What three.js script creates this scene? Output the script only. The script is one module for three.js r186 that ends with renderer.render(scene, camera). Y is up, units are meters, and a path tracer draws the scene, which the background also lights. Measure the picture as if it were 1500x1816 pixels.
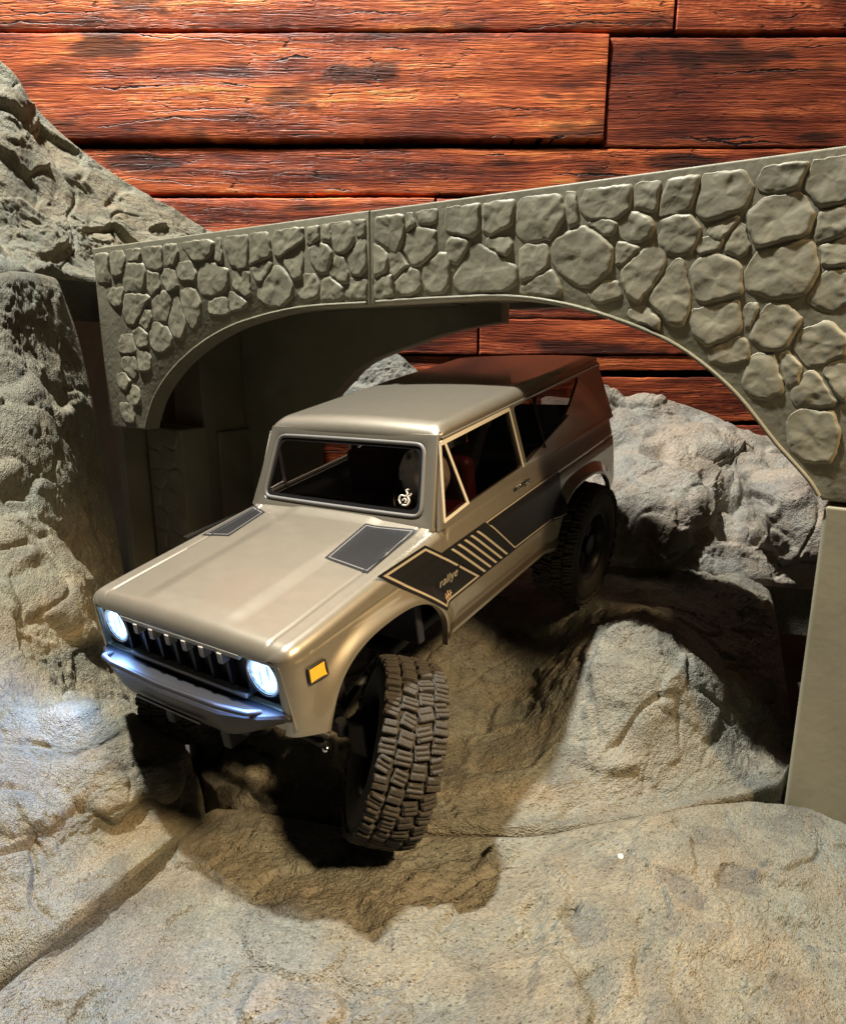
import * as THREE from 'three';
import { mergeGeometries, toCreasedNormals } from 'three/addons/utils/BufferGeometryUtils.js';
import { RoundedBoxGeometry } from 'three/addons/geometries/RoundedBoxGeometry.js';
import { ImprovedNoise } from 'three/addons/math/ImprovedNoise.js';

// ------------------------------------------------------------ camera, lamps, exposure
const scene = new THREE.Scene();
scene.background = new THREE.Color(0.004, 0.0035, 0.003);
const camera = new THREE.PerspectiveCamera(72.6, 845 / 1024, 0.02, 20);
camera.position.set(0, 0.35, 0);
camera.rotation.set(-13.193 * Math.PI / 180, 0, 0);
scene.add(camera);

const renderer = new THREE.WebGLRenderer({ antialias: true });
renderer.setSize(845, 1024);
renderer.toneMapping = THREE.LinearToneMapping;
renderer.toneMappingExposure = 1.28;
renderer.shadowMap.enabled = true;

const KEY = { pos: [-0.95, 3.3, -0.72], aim: [0, 0.2, -0.6], color: [1.0, 0.985, 0.92], power: 66, radius: 3 };
const WARM = { pos: [1.0, 1.40, 0.34], aim: [-0.02, 0.05, -0.32], color: [1.0, 0.71, 0.39], power: 15, radius: 5, beam: 0.27, soft: 1 };
function ceilingLamp(o, label) {
  const g = new THREE.Group(); g.name = 'ceiling_lamp'; g.position.set(...o.pos);
  const dir = new THREE.Vector3(...o.aim).sub(g.position).normalize();
  g.quaternion.setFromUnitVectors(new THREE.Vector3(0, -1, 0), dir);
  const r = 0.02 * o.radius;
  const can = new THREE.Mesh(new THREE.CylinderGeometry(r * 1.25, r * 1.25, 0.08, 40, 1, true), new THREE.MeshStandardMaterial({ color: 0xcfcabf, roughness: 0.6, side: THREE.DoubleSide }));
  can.name = 'shade'; can.position.y = 0.045; g.add(can);
  const disc = new THREE.Mesh(new THREE.CylinderGeometry(r, r, 0.008, 40), new THREE.MeshStandardMaterial({ color: 0x222222, emissive: new THREE.Color(...o.color), emissiveIntensity: 4 }));
  disc.name = 'lamp_disc'; disc.position.y = 0.03; g.add(disc);
  g.userData = { label, category: 'ceiling lamp' };
  scene.add(g);
  const l = new THREE.SpotLight(new THREE.Color(...o.color), o.power, 0, o.beam ?? 0.75, o.soft ?? 0.5, 2);
  l.position.set(...o.pos); l.target.position.set(...o.aim); l.castShadow = true; l.shadow.radius = o.radius; l.shadow.mapSize.set(2048, 2048);
  scene.add(l, l.target);
}
ceilingLamp(KEY, 'cool white round lamp high above the left end of the bridge');
ceilingLamp(WARM, 'warm yellow round lamp above the right of the front rock tile');

// ------------------------------------------------------------ helpers
function rng(seed) { let s = seed >>> 0; return () => { s = (s + 0x6D2B79F5) >>> 0; let t = s; t = Math.imul(t ^ (t >>> 15), t | 1); t ^= t + Math.imul(t ^ (t >>> 7), t | 61); return ((t ^ (t >>> 14)) >>> 0) / 4294967296; }; }
const perlin = new ImprovedNoise();
const noise = (x, y, z) => perlin.noise(x + 31.7, y + 57.3, z + 11.9);
function fbm(x, y, z, o = 4) { let a = 0.5, s = 0; for (let i = 0; i < o; i++) { s += a * noise(x, y, z); x = x * 2.03 + 3.1; y = y * 2.03 + 1.7; z = z * 2.03 + 5.3; a *= 0.5; } return s; }
const clamp = (x, a = 0, b = 1) => Math.min(b, Math.max(a, x));
const sstep = (a, b, x) => { const t = clamp((x - a) / (b - a)); return t * t * (3 - 2 * t); };
const mix = (a, b, t) => a + (b - a) * t;
function hash3(i, j, k, n) { let h = Math.imul(i, 374761393) ^ Math.imul(j, 668265263) ^ Math.imul(k, 2147483647 - 1274126177) ^ Math.imul(n, 974634521); h = Math.imul(h ^ (h >>> 13), 1274126177); h ^= h >>> 16; h = Math.imul(h, 2246822519); h ^= h >>> 13; return (h >>> 0) / 4294967296; }
const _o = { f1: 0, f2: 0, i: 0, j: 0, k: 0, dx: 0, dy: 0, dz: 0 };
function worley(x, y, z, n) {
  const I = Math.floor(x), J = Math.floor(y), K = Math.floor(z); let f1 = 9, f2 = 9;
  for (let i = I - 1; i <= I + 1; i++) for (let j = J - 1; j <= J + 1; j++) for (let k = K - 1; k <= K + 1; k++) {
    const dx = x - i - hash3(i, j, k, n), dy = y - j - hash3(i, j, k, n + 1), dz = z - k - hash3(i, j, k, n + 2), d = dx * dx + dy * dy + dz * dz;
    if (d < f1) { f2 = f1; f1 = d; _o.i = i; _o.j = j; _o.k = k; _o.dx = dx; _o.dy = dy; _o.dz = dz; } else if (d < f2) f2 = d;
  }
  _o.f1 = Math.sqrt(f1); _o.f2 = Math.sqrt(f2); return _o;
}
// chiselled plates: each cell is a tilted plane with a narrow groove round it
function facet(x, y, z, n, groove = 0.25) {
  const w = worley(x, y, z, n), { i, j, k } = w;
  const v = w.dx * (hash3(i, j, k, n + 5) - 0.5) + w.dy * (hash3(i, j, k, n + 6) - 0.5) + w.dz * (hash3(i, j, k, n + 7) - 0.5) + (hash3(i, j, k, n + 8) - 0.5) * 0.7;
  const s = sstep(0, 0.10, w.f2 - w.f1);
  return v * s - groove * (1 - s) * (hash3(i, j, k, n + 9) > 0.45 ? 1 : 0.1);
}
const creased = (g, a) => { g.scale(1000, 1000, 1000); const q = toCreasedNormals(g, a); q.scale(0.001, 0.001, 0.001); return q; }; // its vertex matching works to a hundredth of a unit
const used = {};
function numbered(name) { const k = used[name] = (used[name] ?? -1) + 1; return k ? name + '_' + String(k).padStart(3, '0') : name; }
function mesh(name, geo, mat, parent) {
  const g = Array.isArray(geo) ? merge(geo) : geo;
  const m = new THREE.Mesh(g, mat); m.name = parent ? name : numbered(name); m.castShadow = m.receiveShadow = true; (parent || scene).add(m); return m;
}
function merge(list) {
  return mergeGeometries(list.map(g => { let q = g.index ? g.toNonIndexed() : g; for (const a of Object.keys(q.attributes)) if (!['position', 'normal', 'uv'].includes(a)) q.deleteAttribute(a); if (!q.attributes.uv) q.setAttribute('uv', new THREE.BufferAttribute(new Float32Array(q.attributes.position.count * 2), 2)); return q; }));
}
function tag(o, label, category, group, kind) { if (label) o.userData.label = label; if (category) o.userData.category = category; if (group) o.userData.group = group; if (kind) o.userData.kind = kind; return o; }
function grid(nu, nv, fn, uvfn) {     // fn(i, j) -> [x, y, z]
  const p = new Float32Array((nu + 1) * (nv + 1) * 3), uv = new Float32Array((nu + 1) * (nv + 1) * 2), idx = [];
  for (let j = 0, k = 0; j <= nv; j++) for (let i = 0; i <= nu; i++, k++) { const q = fn(i, j); p[k * 3] = q[0]; p[k * 3 + 1] = q[1]; p[k * 3 + 2] = q[2]; const t = uvfn ? uvfn(i, j) : [i / nu, j / nv]; uv[k * 2] = t[0]; uv[k * 2 + 1] = t[1]; }
  for (let j = 0; j < nv; j++) for (let i = 0; i < nu; i++) { const a = j * (nu + 1) + i, b = a + 1, c = a + nu + 1, d = c + 1; idx.push(a, b, d, a, d, c); }
  const g = new THREE.BufferGeometry(); g.setAttribute('position', new THREE.BufferAttribute(p, 3)); g.setAttribute('uv', new THREE.BufferAttribute(uv, 2)); g.setIndex(idx); g.computeVertexNormals(); return g;
}
function texture(w, h, fn, srgb) {     // fn(x, y) -> [r, g, b] 0..1
  const d = new Uint8Array(w * h * 4);
  for (let y = 0, k = 0; y < h; y++) for (let x = 0; x < w; x++, k += 4) { const c = fn(x, y); d[k] = clamp(c[0]) * 255; d[k + 1] = clamp(c[1]) * 255; d[k + 2] = clamp(c[2]) * 255; d[k + 3] = 255; }
  const t = new THREE.DataTexture(d, w, h, THREE.RGBAFormat); t.wrapS = t.wrapT = THREE.RepeatWrapping; t.magFilter = THREE.LinearFilter; t.minFilter = THREE.LinearMipmapLinearFilter; t.generateMipmaps = true;
  if (srgb) t.colorSpace = THREE.SRGBColorSpace; t.needsUpdate = true; return t;
}
// tileable noise on a torus-free lattice: periodic value noise
function pnoise(x, y, per, n) {
  const i = Math.floor(x), j = Math.floor(y), fx = x - i, fy = y - j, u = fx * fx * (3 - 2 * fx), v = fy * fy * (3 - 2 * fy), m = a => ((a % per) + per) % per;
  const h = (a, b) => hash3(m(a), m(b), 7, n);
  return mix(mix(h(i, j), h(i + 1, j), u), mix(h(i, j + 1), h(i + 1, j + 1), u), v);
}
function pn2(x, y, px, py, n) {
  const i = Math.floor(x), j = Math.floor(y), fx = x - i, fy = y - j, u = fx * fx * (3 - 2 * fx), v = fy * fy * (3 - 2 * fy), h = (a, b) => hash3(((a % px) + px) % px, ((b % py) + py) % py, 5, n);
  return mix(mix(h(i, j), h(i + 1, j), u), mix(h(i, j + 1), h(i + 1, j + 1), u), v);
}
function pfbm(u, v, per, n, o = 4) { let s = 0, a = 0.5, t = 0; for (let k = 0; k < o; k++) { s += a * pnoise(u * per, v * per, per, n + k); t += a; a *= 0.55; per *= 2; } return s / t; }

// ------------------------------------------------------------ materials
const TS = 1024, TILE = 0.16;           // rock texture: 16 cm to a tile
const pits = (() => { const r = rng(5), a = new Float32Array(TS * TS); for (let q = 0; q < 1500; q++) { const cx = r() * TS, cy = r() * TS, ra = 1.5 + 5 * r() * r(), dp = 0.3 + r() * 0.7, el = 0.6 + r() * 0.8; for (let y = -9; y <= 9; y++) for (let x = -9; x <= 9; x++) { const d = Math.hypot(x * el, y / el) / ra; if (d < 1) { const k = ((Math.round(cy + y) + TS) % TS) * TS + (Math.round(cx + x) + TS) % TS; a[k] = Math.max(a[k], dp * (1 - d * d)); } } } return a; })();
const rockBump = texture(TS, TS, (x, y) => { const u = x / TS, v = y / TS, h = 0.30 * pfbm(u, v, 14, 3, 3) + 0.34 * pfbm(u, v, 70, 11, 3) + 0.30 * pfbm(u, v, 230, 21, 2) - 0.42 * pits[y * TS + x] + 0.12; return [h, h, h]; });
const glint = (() => { const r = rng(77), s = new Set(); for (let q = 0; q < 420; q++) { const x = (r() * TS) | 0, y = (r() * TS) | 0; s.add(y * TS + x); if (r() < 0.5) { s.add(y * TS + (x + 1) % TS); s.add(((y + 1) % TS) * TS + x); } } return s; })();
const rockMap = texture(TS, TS, (x, y) => {
  const k = y * TS + x, u = x / TS, v = y / TS; if (glint.has(k)) return [1, 1, 0.97];
  const g = 0.80 + 0.24 * (pfbm(u, v, 120, 41, 3) - 0.5) + 0.18 * (pfbm(u, v, 9, 51, 4) - 0.5), w = 0.10 * (pfbm(u, v, 6, 61, 3) - 0.5), p = 1 - 0.16 * pits[k];
  return [(g + w) * p, g * p, (g - w * 0.8) * p];
}, true);
const rockMat = new THREE.MeshStandardMaterial({ map: rockMap, vertexColors: true, roughness: 0.72, bumpMap: rockBump, bumpScale: 0.004 });
const mouldMap = texture(512, 512, (x, y) => { const g = 0.86 + 0.16 * (pfbm(x / 512, y / 512, 8, 71, 5) - 0.5); return [g, g, g * 0.99]; }, true);
const mouldBump = texture(512, 512, (x, y) => { const h = 0.6 * pfbm(x / 512, y / 512, 7, 81, 3) + 0.4 * pfbm(x / 512, y / 512, 60, 91, 3); return [h, h, h]; });
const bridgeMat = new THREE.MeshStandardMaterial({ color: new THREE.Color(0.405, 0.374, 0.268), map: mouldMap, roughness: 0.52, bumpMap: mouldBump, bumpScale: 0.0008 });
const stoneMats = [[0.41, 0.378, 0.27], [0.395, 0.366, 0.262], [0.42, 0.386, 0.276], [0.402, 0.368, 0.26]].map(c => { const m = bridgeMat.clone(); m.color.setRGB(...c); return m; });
const shadedInnerMat = bridgeMat.clone(); shadedInnerMat.color.setRGB(0.36, 0.334, 0.24);  // bridge colour taken a step darker: under-arch shade put into the colour
const pierMat = bridgeMat.clone(); pierMat.bumpScale = 0.00025; pierMat.roughness = 0.6;
const flat = (r, g, b, rough, metal = 0, extra = {}) => new THREE.MeshPhysicalMaterial({ color: new THREE.Color(r, g, b), roughness: rough, metalness: metal, ...extra });
const paintTex = texture(512, 512, (x, y) => { const f = hash3(x, y, 3, 9), g = 0.93 + 0.10 * (f - 0.5) + 0.05 * (pfbm(x / 512, y / 512, 6, 15, 4) - 0.5); return [g, g, g]; }, true);
paintTex.repeat.set(6, 6);
const M = {
  paint: flat(0.375, 0.338, 0.268, 0.36, 0.6, { clearcoat: 0.7, clearcoatRoughness: 0.1, map: paintTex }),
  black: flat(0.012, 0.012, 0.013, 0.42), decal: flat(0.008, 0.008, 0.009, 0.42, 0, { clearcoat: 0.25, clearcoatRoughness: 0.2 }),
  gold: flat(0.52, 0.46, 0.35, 0.4, 0.3), plastic: flat(0.016, 0.016, 0.018, 0.55), bumper: flat(0.03, 0.03, 0.034, 0.42, 0.2),
  silver: flat(0.50, 0.47, 0.40, 0.5, 0.1), chrome: flat(0.75, 0.74, 0.72, 0.16, 1), white: flat(0.72, 0.68, 0.58, 0.42), seal: flat(0.17, 0.165, 0.16, 0.45),
  rubber: flat(0.085, 0.08, 0.072, 0.82), rim: flat(0.012, 0.012, 0.012, 0.4), red: flat(0.09, 0.007, 0.012, 0.5), grey: flat(0.62, 0.60, 0.54, 0.8), amber: flat(0.85, 0.52, 0.03, 0.25, 0, { clearcoat: 0.8 }),
  glass: new THREE.MeshPhysicalMaterial({ color: new THREE.Color(0.92, 0.90, 0.88), roughness: 0.02, transmission: 1, thickness: 0, ior: 1.5 }),
  tint: new THREE.MeshPhysicalMaterial({ color: new THREE.Color(0.45, 0.40, 0.38), roughness: 0.02, transmission: 1, thickness: 0, ior: 1.5 }),
};
const rubberTex = texture(256, 256, (x, y) => { const g = 0.62 + 0.5 * (pfbm(x / 256, y / 256, 10, 33, 4) - 0.3); return [g, g * 0.97, g * 0.92]; }, true); M.rubber.map = rubberTex;

// ------------------------------------------------------------ rock panels
function cr(p0, p1, p2, p3, t) { return 0.5 * (2 * p1 + (p2 - p0) * t + (2 * p0 - 5 * p1 + 4 * p2 - p3) * t * t + (3 * p1 - p0 - 3 * p2 + p3) * t * t * t); }
function latticePoint(L, u, v, out) {
  const nv = L.length - 1, nu = L[0].length - 1, x = clamp(u) * nu, y = clamp(v) * nv, i = Math.min(nu - 1, Math.floor(x)), j = Math.min(nv - 1, Math.floor(y)), fx = x - i, fy = y - j;
  for (let c = 0; c < 3; c++) {
    const g = (jj, ii) => { // reflect past the border
      const J = clamp(jj, 0, nv), I = clamp(ii, 0, nu); let s = L[J][I][c];
      if (ii < 0) s = 2 * L[J][0][c] - L[J][1][c]; else if (ii > nu) s = 2 * L[J][nu][c] - L[J][nu - 1][c];
      if (jj < 0) s = 2 * L[0][I][c] - L[1][I][c]; else if (jj > nv) s = 2 * L[nv][I][c] - L[nv - 1][I][c]; return s; };
    const r = []; for (let q = -1; q <= 2; q++) r.push(cr(g(j + q, i - 1), g(j + q, i), g(j + q, i + 1), g(j + q, i + 2), fx));
    out[c] = cr(r[0], r[1], r[2], r[3], fy) / 1000;
  }
  return out;
}
function rockPanel(name, L, nu, nv, o) {
  const S = o.seed, N = (nu + 1) * (nv + 1), base = grid(nu, nv, (i, j) => latticePoint(L, i / nu, j / nv, [0, 0, 0]));
  const bp = base.attributes.position, bn = base.attributes.normal; let flip = 1;
  { let s = 0; for (let k = 0; k < N; k += 97) s += bn.getX(k) * (0 - bp.getX(k)) + bn.getY(k) * (0.8 - bp.getY(k)) + bn.getZ(k) * (0.1 - bp.getZ(k)); if (s < 0) flip = -1; }
  const col = [], A = o.amp ?? 1, rim = o.rim || [0.02, 0.02, 0.02, 0.02], lu = o.lu, lv = o.lv, W = nu + 1;
  const pos = new Float32Array((N + 0) * 3);
  for (let j = 0, k = 0; j <= nv; j++) for (let i = 0; i <= nu; i++, k++) {
    const x = bp.getX(k), y = bp.getY(k), z = bp.getZ(k), n = [bn.getX(k) * flip, bn.getY(k) * flip, bn.getZ(k) * flip];
    const u = i / nu * lu, v = j / nv * lv;
    const e = Math.min(sstep(0, rim[0], u), sstep(0, rim[1], lu - u), sstep(0, rim[2], v), sstep(0, rim[3], lv - v));
    const wx = x + 0.012 * noise(x * 30, y * 30, z * 30 + S), wy = y + 0.012 * noise(x * 30 + 9, y * 30, z * 30 + S), wz = z + 0.012 * noise(x * 30, y * 30 + 7, z * 30 + S);
    const k1 = o.cell ?? 16, st = o.stretch || [1, 1, 1];
    let d = 0.010 * fbm(x * 9 + S, y * 9, z * 9, 3) * (o.lump ?? 1);
    d += 0.0105 * facet(wx * k1 * st[0], wy * k1 * st[1], wz * k1 * st[2], S, 0.07) * (o.chisel ?? 1);
    const m2 = 0.4 + 0.9 * sstep(-0.1, 0.2, noise(x * 14 + S, y * 14, z * 14));
    d += 0.0028 * m2 * facet(wx * k1 * 3.1 * st[0], wy * k1 * 3.1 * st[1], wz * k1 * 3.1 * st[2], S + 20, 0.16) * (o.chisel ?? 1);
    d += 0.0024 * fbm(x * 90, y * 90, z * 90 + S, 3) + 0.0018 * m2 * facet(wx * 150, wy * 150, wz * 150, S + 40, 0.4);
    { const c = Math.abs(noise(x * 13 + S * 3, y * 13, z * 13)), m3 = sstep(0.05, 0.3, noise(x * 6 - S, y * 6, z * 6 + 4)); d -= 0.0042 * m3 * (1 - sstep(0, 0.05, c)) * (o.crack ?? 1); }
    if (o.extra) d += o.extra(x, y, z);
    // soft rolled lip towards the edge of the moulded panel
    const lipd = Math.min(u, lu - u, v, lv - v), lip = (o.lip ?? 0.006) * Math.pow(1 - clamp(lipd / 0.010), 2);
    d = d * e * A - lip;
    pos[k * 3] = x + n[0] * d; pos[k * 3 + 1] = y + n[1] * d; pos[k * 3 + 2] = z + n[2] * d;
    const sn = noise(x * 26 + S, y * 26, z * 26) + 0.35 * noise(x * 90, y * 90, z * 90 + S), stain = 1 - (o.stain ?? 0.2) * sstep(0.34, 0.42, sn);
    const sp = o.scrape ? o.scrape(x, z) : 0;
    const t = fbm(x * 7 + 3 * S, y * 7, z * 7, 3), b = fbm(x * 22, y * 22 + S, z * 22, 3), q = 1 + 0.22 * b, w = 1 + 0.16 * t;
    const c = o.color || [0.275, 0.262, 0.205]; col.push(mix(c[0] * q * w * stain, 0.15, sp * 0.7), mix(c[1] * q * stain, 0.148, sp * 0.7), mix(c[2] * q / w * (0.15 + 0.85 * stain), 0.135, sp * 0.7));
  }
  // walls of the panel: every border edge goes down into the panel's thickness
  const dn = o.down || [0, -0.06, 0], border = [];
  for (let i = 0; i <= nu; i++) border.push(i); for (let j = 1; j <= nv; j++) border.push(j * W + nu); for (let i = nu - 1; i >= 0; i--) border.push(nv * W + i); for (let j = nv - 1; j >= 1; j--) border.push(j * W);
  const P = Array.from(pos), C = col, UV = []; for (let j = 0; j <= nv; j++) for (let i = 0; i <= nu; i++) UV.push(i / nu * lu / TILE, j / nv * lv / TILE);
  const idx = Array.from(base.index.array), B0 = N, nb = border.length;
  for (let r = 0; r < 2; r++) for (let q = 0; q < nb; q++) { const k = border[q], f = r ? 1 : 0; P.push(pos[k * 3] + dn[0] * f, pos[k * 3 + 1] + dn[1] * f, pos[k * 3 + 2] + dn[2] * f); C.push(...(o.edge || [0.19, 0.18, 0.13])); UV.push(q * 0.01, r * 0.3); }
  const wind = flip > 0 ? [0, 1] : [1, 0];
  for (let q = 0; q < nb; q++) { const q2 = (q + 1) % nb, a = B0 + q, b = B0 + q2, c = a + nb, d2 = b + nb; if (flip > 0) idx.push(a, c, b, b, c, d2); else idx.push(a, b, c, b, d2, c); }
  if (flip < 0) for (let q = 0; q < base.index.count; q += 3) { const t = idx[q + 1]; idx[q + 1] = idx[q + 2]; idx[q + 2] = t; }
  const g = new THREE.BufferGeometry(); g.setAttribute('position', new THREE.Float32BufferAttribute(P, 3)); g.setAttribute('uv', new THREE.Float32BufferAttribute(UV, 2)); g.setAttribute('color', new THREE.Float32BufferAttribute(C, 3)); g.setIndex(idx); g.computeVertexNormals();
  const m = mesh(name, g, rockMat); return m;
}
const leftRock = [
  [[-521,438,-790], [-461,434,-800], [-453,437,-830], [-449,438,-865], [-448,437,-900]],
  [[-502,349,-740], [-443,349,-750], [-430,349,-790], [-426,349,-845], [-421,349,-890]],
  [[-462,255,-660], [-415,252,-680], [-404,245,-730], [-406,233,-810], [-404,223,-880]],
  [[-420,178,-580], [-379,172,-600], [-367,154,-660], [-380,118,-770], [-388,84,-870]],
  [[-378,148,-510], [-339,142,-525], [-322,123,-575], [-331,70,-680], [-352,0,-800]],
  [[-352,118,-465], [-317,111,-480], [-298,86,-530], [-272,32,-585], [-262,-30,-660]],
  [[-335,95,-435], [-302,86,-450], [-258,80,-465], [-229,50,-500], [-212,-22,-560]],
  [[-317,84,-405], [-290,71,-425], [-248,61,-440], [-214,54,-468], [-189,2,-525]],
  [[-299,65,-365], [-271,57,-390], [-232,50,-405], [-200,44,-435], [-167,16,-475]],
  [[-294,28,-335], [-254,33,-355], [-224,34,-385], [-193,31,-425], [-163,13,-462]],
  [[-281,-4,-292], [-232,15,-314], [-206,22,-345], [-179,21,-400], [-160,15,-452]],
];
const rearRock = [
  [[142,109,-800], [223,99,-800], [292,91,-800], [374,77,-800], [471,66,-800], [554,63,-780]],
  [[151,132,-860], [231,137,-840], [299,146,-835], [386,130,-840], [447,121,-820], [557,127,-800]],
  [[161,170,-930], [245,168,-900], [315,185,-890], [410,164,-920], [463,165,-860], [590,169,-860]],
  [[171,206,-1000], [266,207,-990], [343,217,-980], [425,208,-985], [508,186,-970], [647,182,-950]],
  [[179,249,-1060], [279,248,-1050], [364,248,-1050], [455,229,-1050], [548,190,-1040], [700,176,-1030]],
  [[190,278,-1130], [298,276,-1130], [382,275,-1110], [483,240,-1110], [582,192,-1100], [735,163,-1080]],
];
const backSlope = [
  [[-715,828,-1120], [-600,752,-1130], [-574,705,-1140], [-523,651,-1150], [-451,600,-1170], [-352,542,-1190], [-249,483,-1200]],
  [[-693,701,-1060], [-583,663,-1060], [-547,623,-1070], [-513,587,-1090], [-456,554,-1120], [-368,511,-1150], [-264,455,-1180]],
  [[-676,590,-1010], [-567,566,-1010], [-530,543,-1020], [-496,525,-1040], [-452,509,-1080], [-378,474,-1120], [-277,418,-1150]],
  [[-656,498,-960], [-549,484,-960], [-511,479,-970], [-478,472,-985], [-450,464,-1030], [-376,430,-1080], [-280,383,-1120]],
  [[-594,447,-860], [-495,443,-860], [-473,440,-885], [-462,441,-930], [-432,441,-965], [-375,437,-1015], [-288,430,-1065]],
];
const distantRock = [
  [[-132,250,-1100], [-52,250,-1090], [26,250,-1090]],
  [[-135,314,-1130], [-53,314,-1120], [18,296,-1120]],
  [[-101,347,-1160], [-50,350,-1150], [-5,313,-1150]],
];
const dome = (x, y, z, q) => { const r = Math.hypot((x - q[0]) / q[3], (y - q[1]) / (q[5] ?? q[3]), (z - q[2]) / q[3]) + 0.22 * noise(x * 40, y * 40, z * 40); return q[4] * Math.sqrt(clamp(1 - r * r)); };
const domes = L => (x, y, z) => { let m = 0; for (const q of L) m = Math.max(m, dome(x, y, z, q)); return m; };
// chipped hollows in the front tile: [x, z, half width, half length, depth, scraped grey 0..1]
const chips = [[0.165,-0.381,0.009,0.022,3,1],[0.206,-0.391,0.014,0.018,4,1],[0.072,-0.365,0.011,0.019,5,0],[0.098,-0.356,0.013,0.02,4.5,0.7],[0.062,-0.346,0.01,0.009,4,0],[0.096,-0.31,0.012,0.019,4,0.5],[0.128,-0.319,0.012,0.022,4.5,0.3],[0.142,-0.354,0.015,0.014,4.5,0.2],[-0.086,-0.358,0.018,0.009,2.5,0],[-0.098,-0.319,0.01,0.02,3,0.3],[-0.031,-0.358,0.008,0.028,3,0.3],[0.234,-0.35,0.02,0.012,5,0],[-0.182,-0.305,0.007,0.014,4,0],[-0.069,-0.381,0.011,0.008,3,0],[0.167,-0.326,0.018,0.014,3,0],[0.026,-0.334,0.02,0.011,2.5,0.4],[0.244,-0.398,0.026,0.013,-5,0],[0.02,-0.39,0.02,0.006,3,0],[-0.14,-0.37,0.022,0.01,3,0],[-0.05,-0.42,0.014,0.007,3,0],[0.19,-0.43,0.024,0.009,3.5,0],[-0.02,-0.30,0.022,0.016,-4,0],[0.14,-0.40,0.02,0.008,-3,0],[-0.13,-0.42,0.012,0.006,3,0],[0.06,-0.42,0.01,0.005,3,0]];
function chipAt(x, z) { let d = 0, sc = 0; chips.forEach((q, i) => { const a = (hash3(i, 3, 1, 2) - 0.5) * 1.2, dx = x - q[0], dz = z - q[1], u = (dx * Math.cos(a) - dz * Math.sin(a)) / q[2], v = (dx * Math.sin(a) + dz * Math.cos(a)) / q[3], r = Math.hypot(u, v) + 0.32 * noise(x * 70, i, z * 70) + 0.14 * noise(x * 210, i, z * 210); if (r < 1) { d -= q[4] / 1000 * sstep(0, 0.28, 1 - r) * (0.75 - 0.6 * u); sc = Math.max(sc, q[5] * sstep(0.05, 0.15, 1 - r)); } }); return [d, sc]; }
// the two floor tiles, as rows of points from the front to the back
function lerpRow(pts, t) { const x = t * (pts.length - 1), i = Math.min(pts.length - 2, Math.floor(x)), f = x - i; return [mix(pts[i][0], pts[i + 1][0], f), mix(pts[i][1], pts[i + 1][1], f)]; }
const gauss = (x, z, cx, cz, sx, sz) => Math.exp(-((x - cx) ** 2) / (2 * sx * sx) - ((z - cz) ** 2) / (2 * sz * sz));
const midFront = [[-195, -542], [-182, -508], [-165, -490], [-145, -478], [-99, -469], [-47, -460], [4, -453], [83, -449], [163, -464], [215, -478], [262, -493], [296, -508], [318, -535], [332, -560]];
const midBack = [[-330, -836], [440, -838]];
function midEdge(x) { for (let i = 3; i < midFront.length - 1; i++) if (x <= midFront[i + 1][0]) return -mix(midFront[i][1], midFront[i + 1][1], clamp((x - midFront[i][0]) / (midFront[i + 1][0] - midFront[i][0]))); return 560; }
function midHeight(x, z) {
  const F = -z; let h = 3 + 83 * sstep(500, 800, F);
  const fr = sstep(0, 75, F - midEdge(x));
  h += fr * 74 * Math.pow(gauss(x, z, 190, -575, 56, 62), 0.8) + fr * 26 * gauss(x, z, 235, -610, 45, 60) - 26 * gauss(x, z, 95, -640, 42, 80);
  h += fr * 34 * gauss(x, z, -110, -525, 30, 26) + 12 * gauss(x, z, 60, -500, 40, 22) + 16 * gauss(x, z, -165, -560, 26, 30);
  h -= 62 * sstep(280, 340, x - 0.35 * (F - 540)) * sstep(560, 800, F) * 0.4;
  return h;
}
const midTile = (() => { const R = []; for (let j = 0; j <= 12; j++) { const r = []; for (let i = 0; i <= 26; i++) { const a = lerpRow(midFront, i / 26), b = lerpRow(midBack, i / 26), t = Math.pow(j / 12, 1.25), x = mix(a[0], b[0], t), z = mix(a[1], b[1], t); r.push([x, midHeight(x, z), z]); } R.push(r); } return R; })();
const frontBack = [[-167, -452], [-156, -470], [-140, -474], [-118, -471], [-55, -456], [4, -448], [83, -445], [172, -461], [215, -472], [252, -477], [276, -476], [296, -470], [315, -450], [340, -410], [365, -360]];
const frontFront = [[-272, -215], [-150, -180], [0, -175], [160, -175], [330, -190]];
function frontHeight(x, z) {
  const xe = mix(-272, -167, clamp((z + 215) / -237)); let h = 4 + 9 * Math.exp(-Math.max(0, x - xe) / 22) + 7 * gauss(x, z, 240, -465, 90, 30) + 7 * gauss(x, z, 190, -400, 60, 40) + 8 * gauss(x, z, -60, -360, 60, 30) + 9 * gauss(x, z, 130, -330, 50, 30) - 4 * gauss(x, z, 40, -380, 30, 30) + 6 * gauss(x, z, 20, -300, 60, 20);
  return h;
}
const frontTile = (() => { const R = []; for (let j = 0; j <= 10; j++) { const r = []; for (let i = 0; i <= 28; i++) { const a = lerpRow(frontFront, i / 28), b = lerpRow(frontBack, i / 28), t = j / 10, x = mix(a[0], b[0], t), z = mix(a[1], b[1], t); r.push([x, frontHeight(x, z), z]); } R.push(r); } return R; })();

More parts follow.
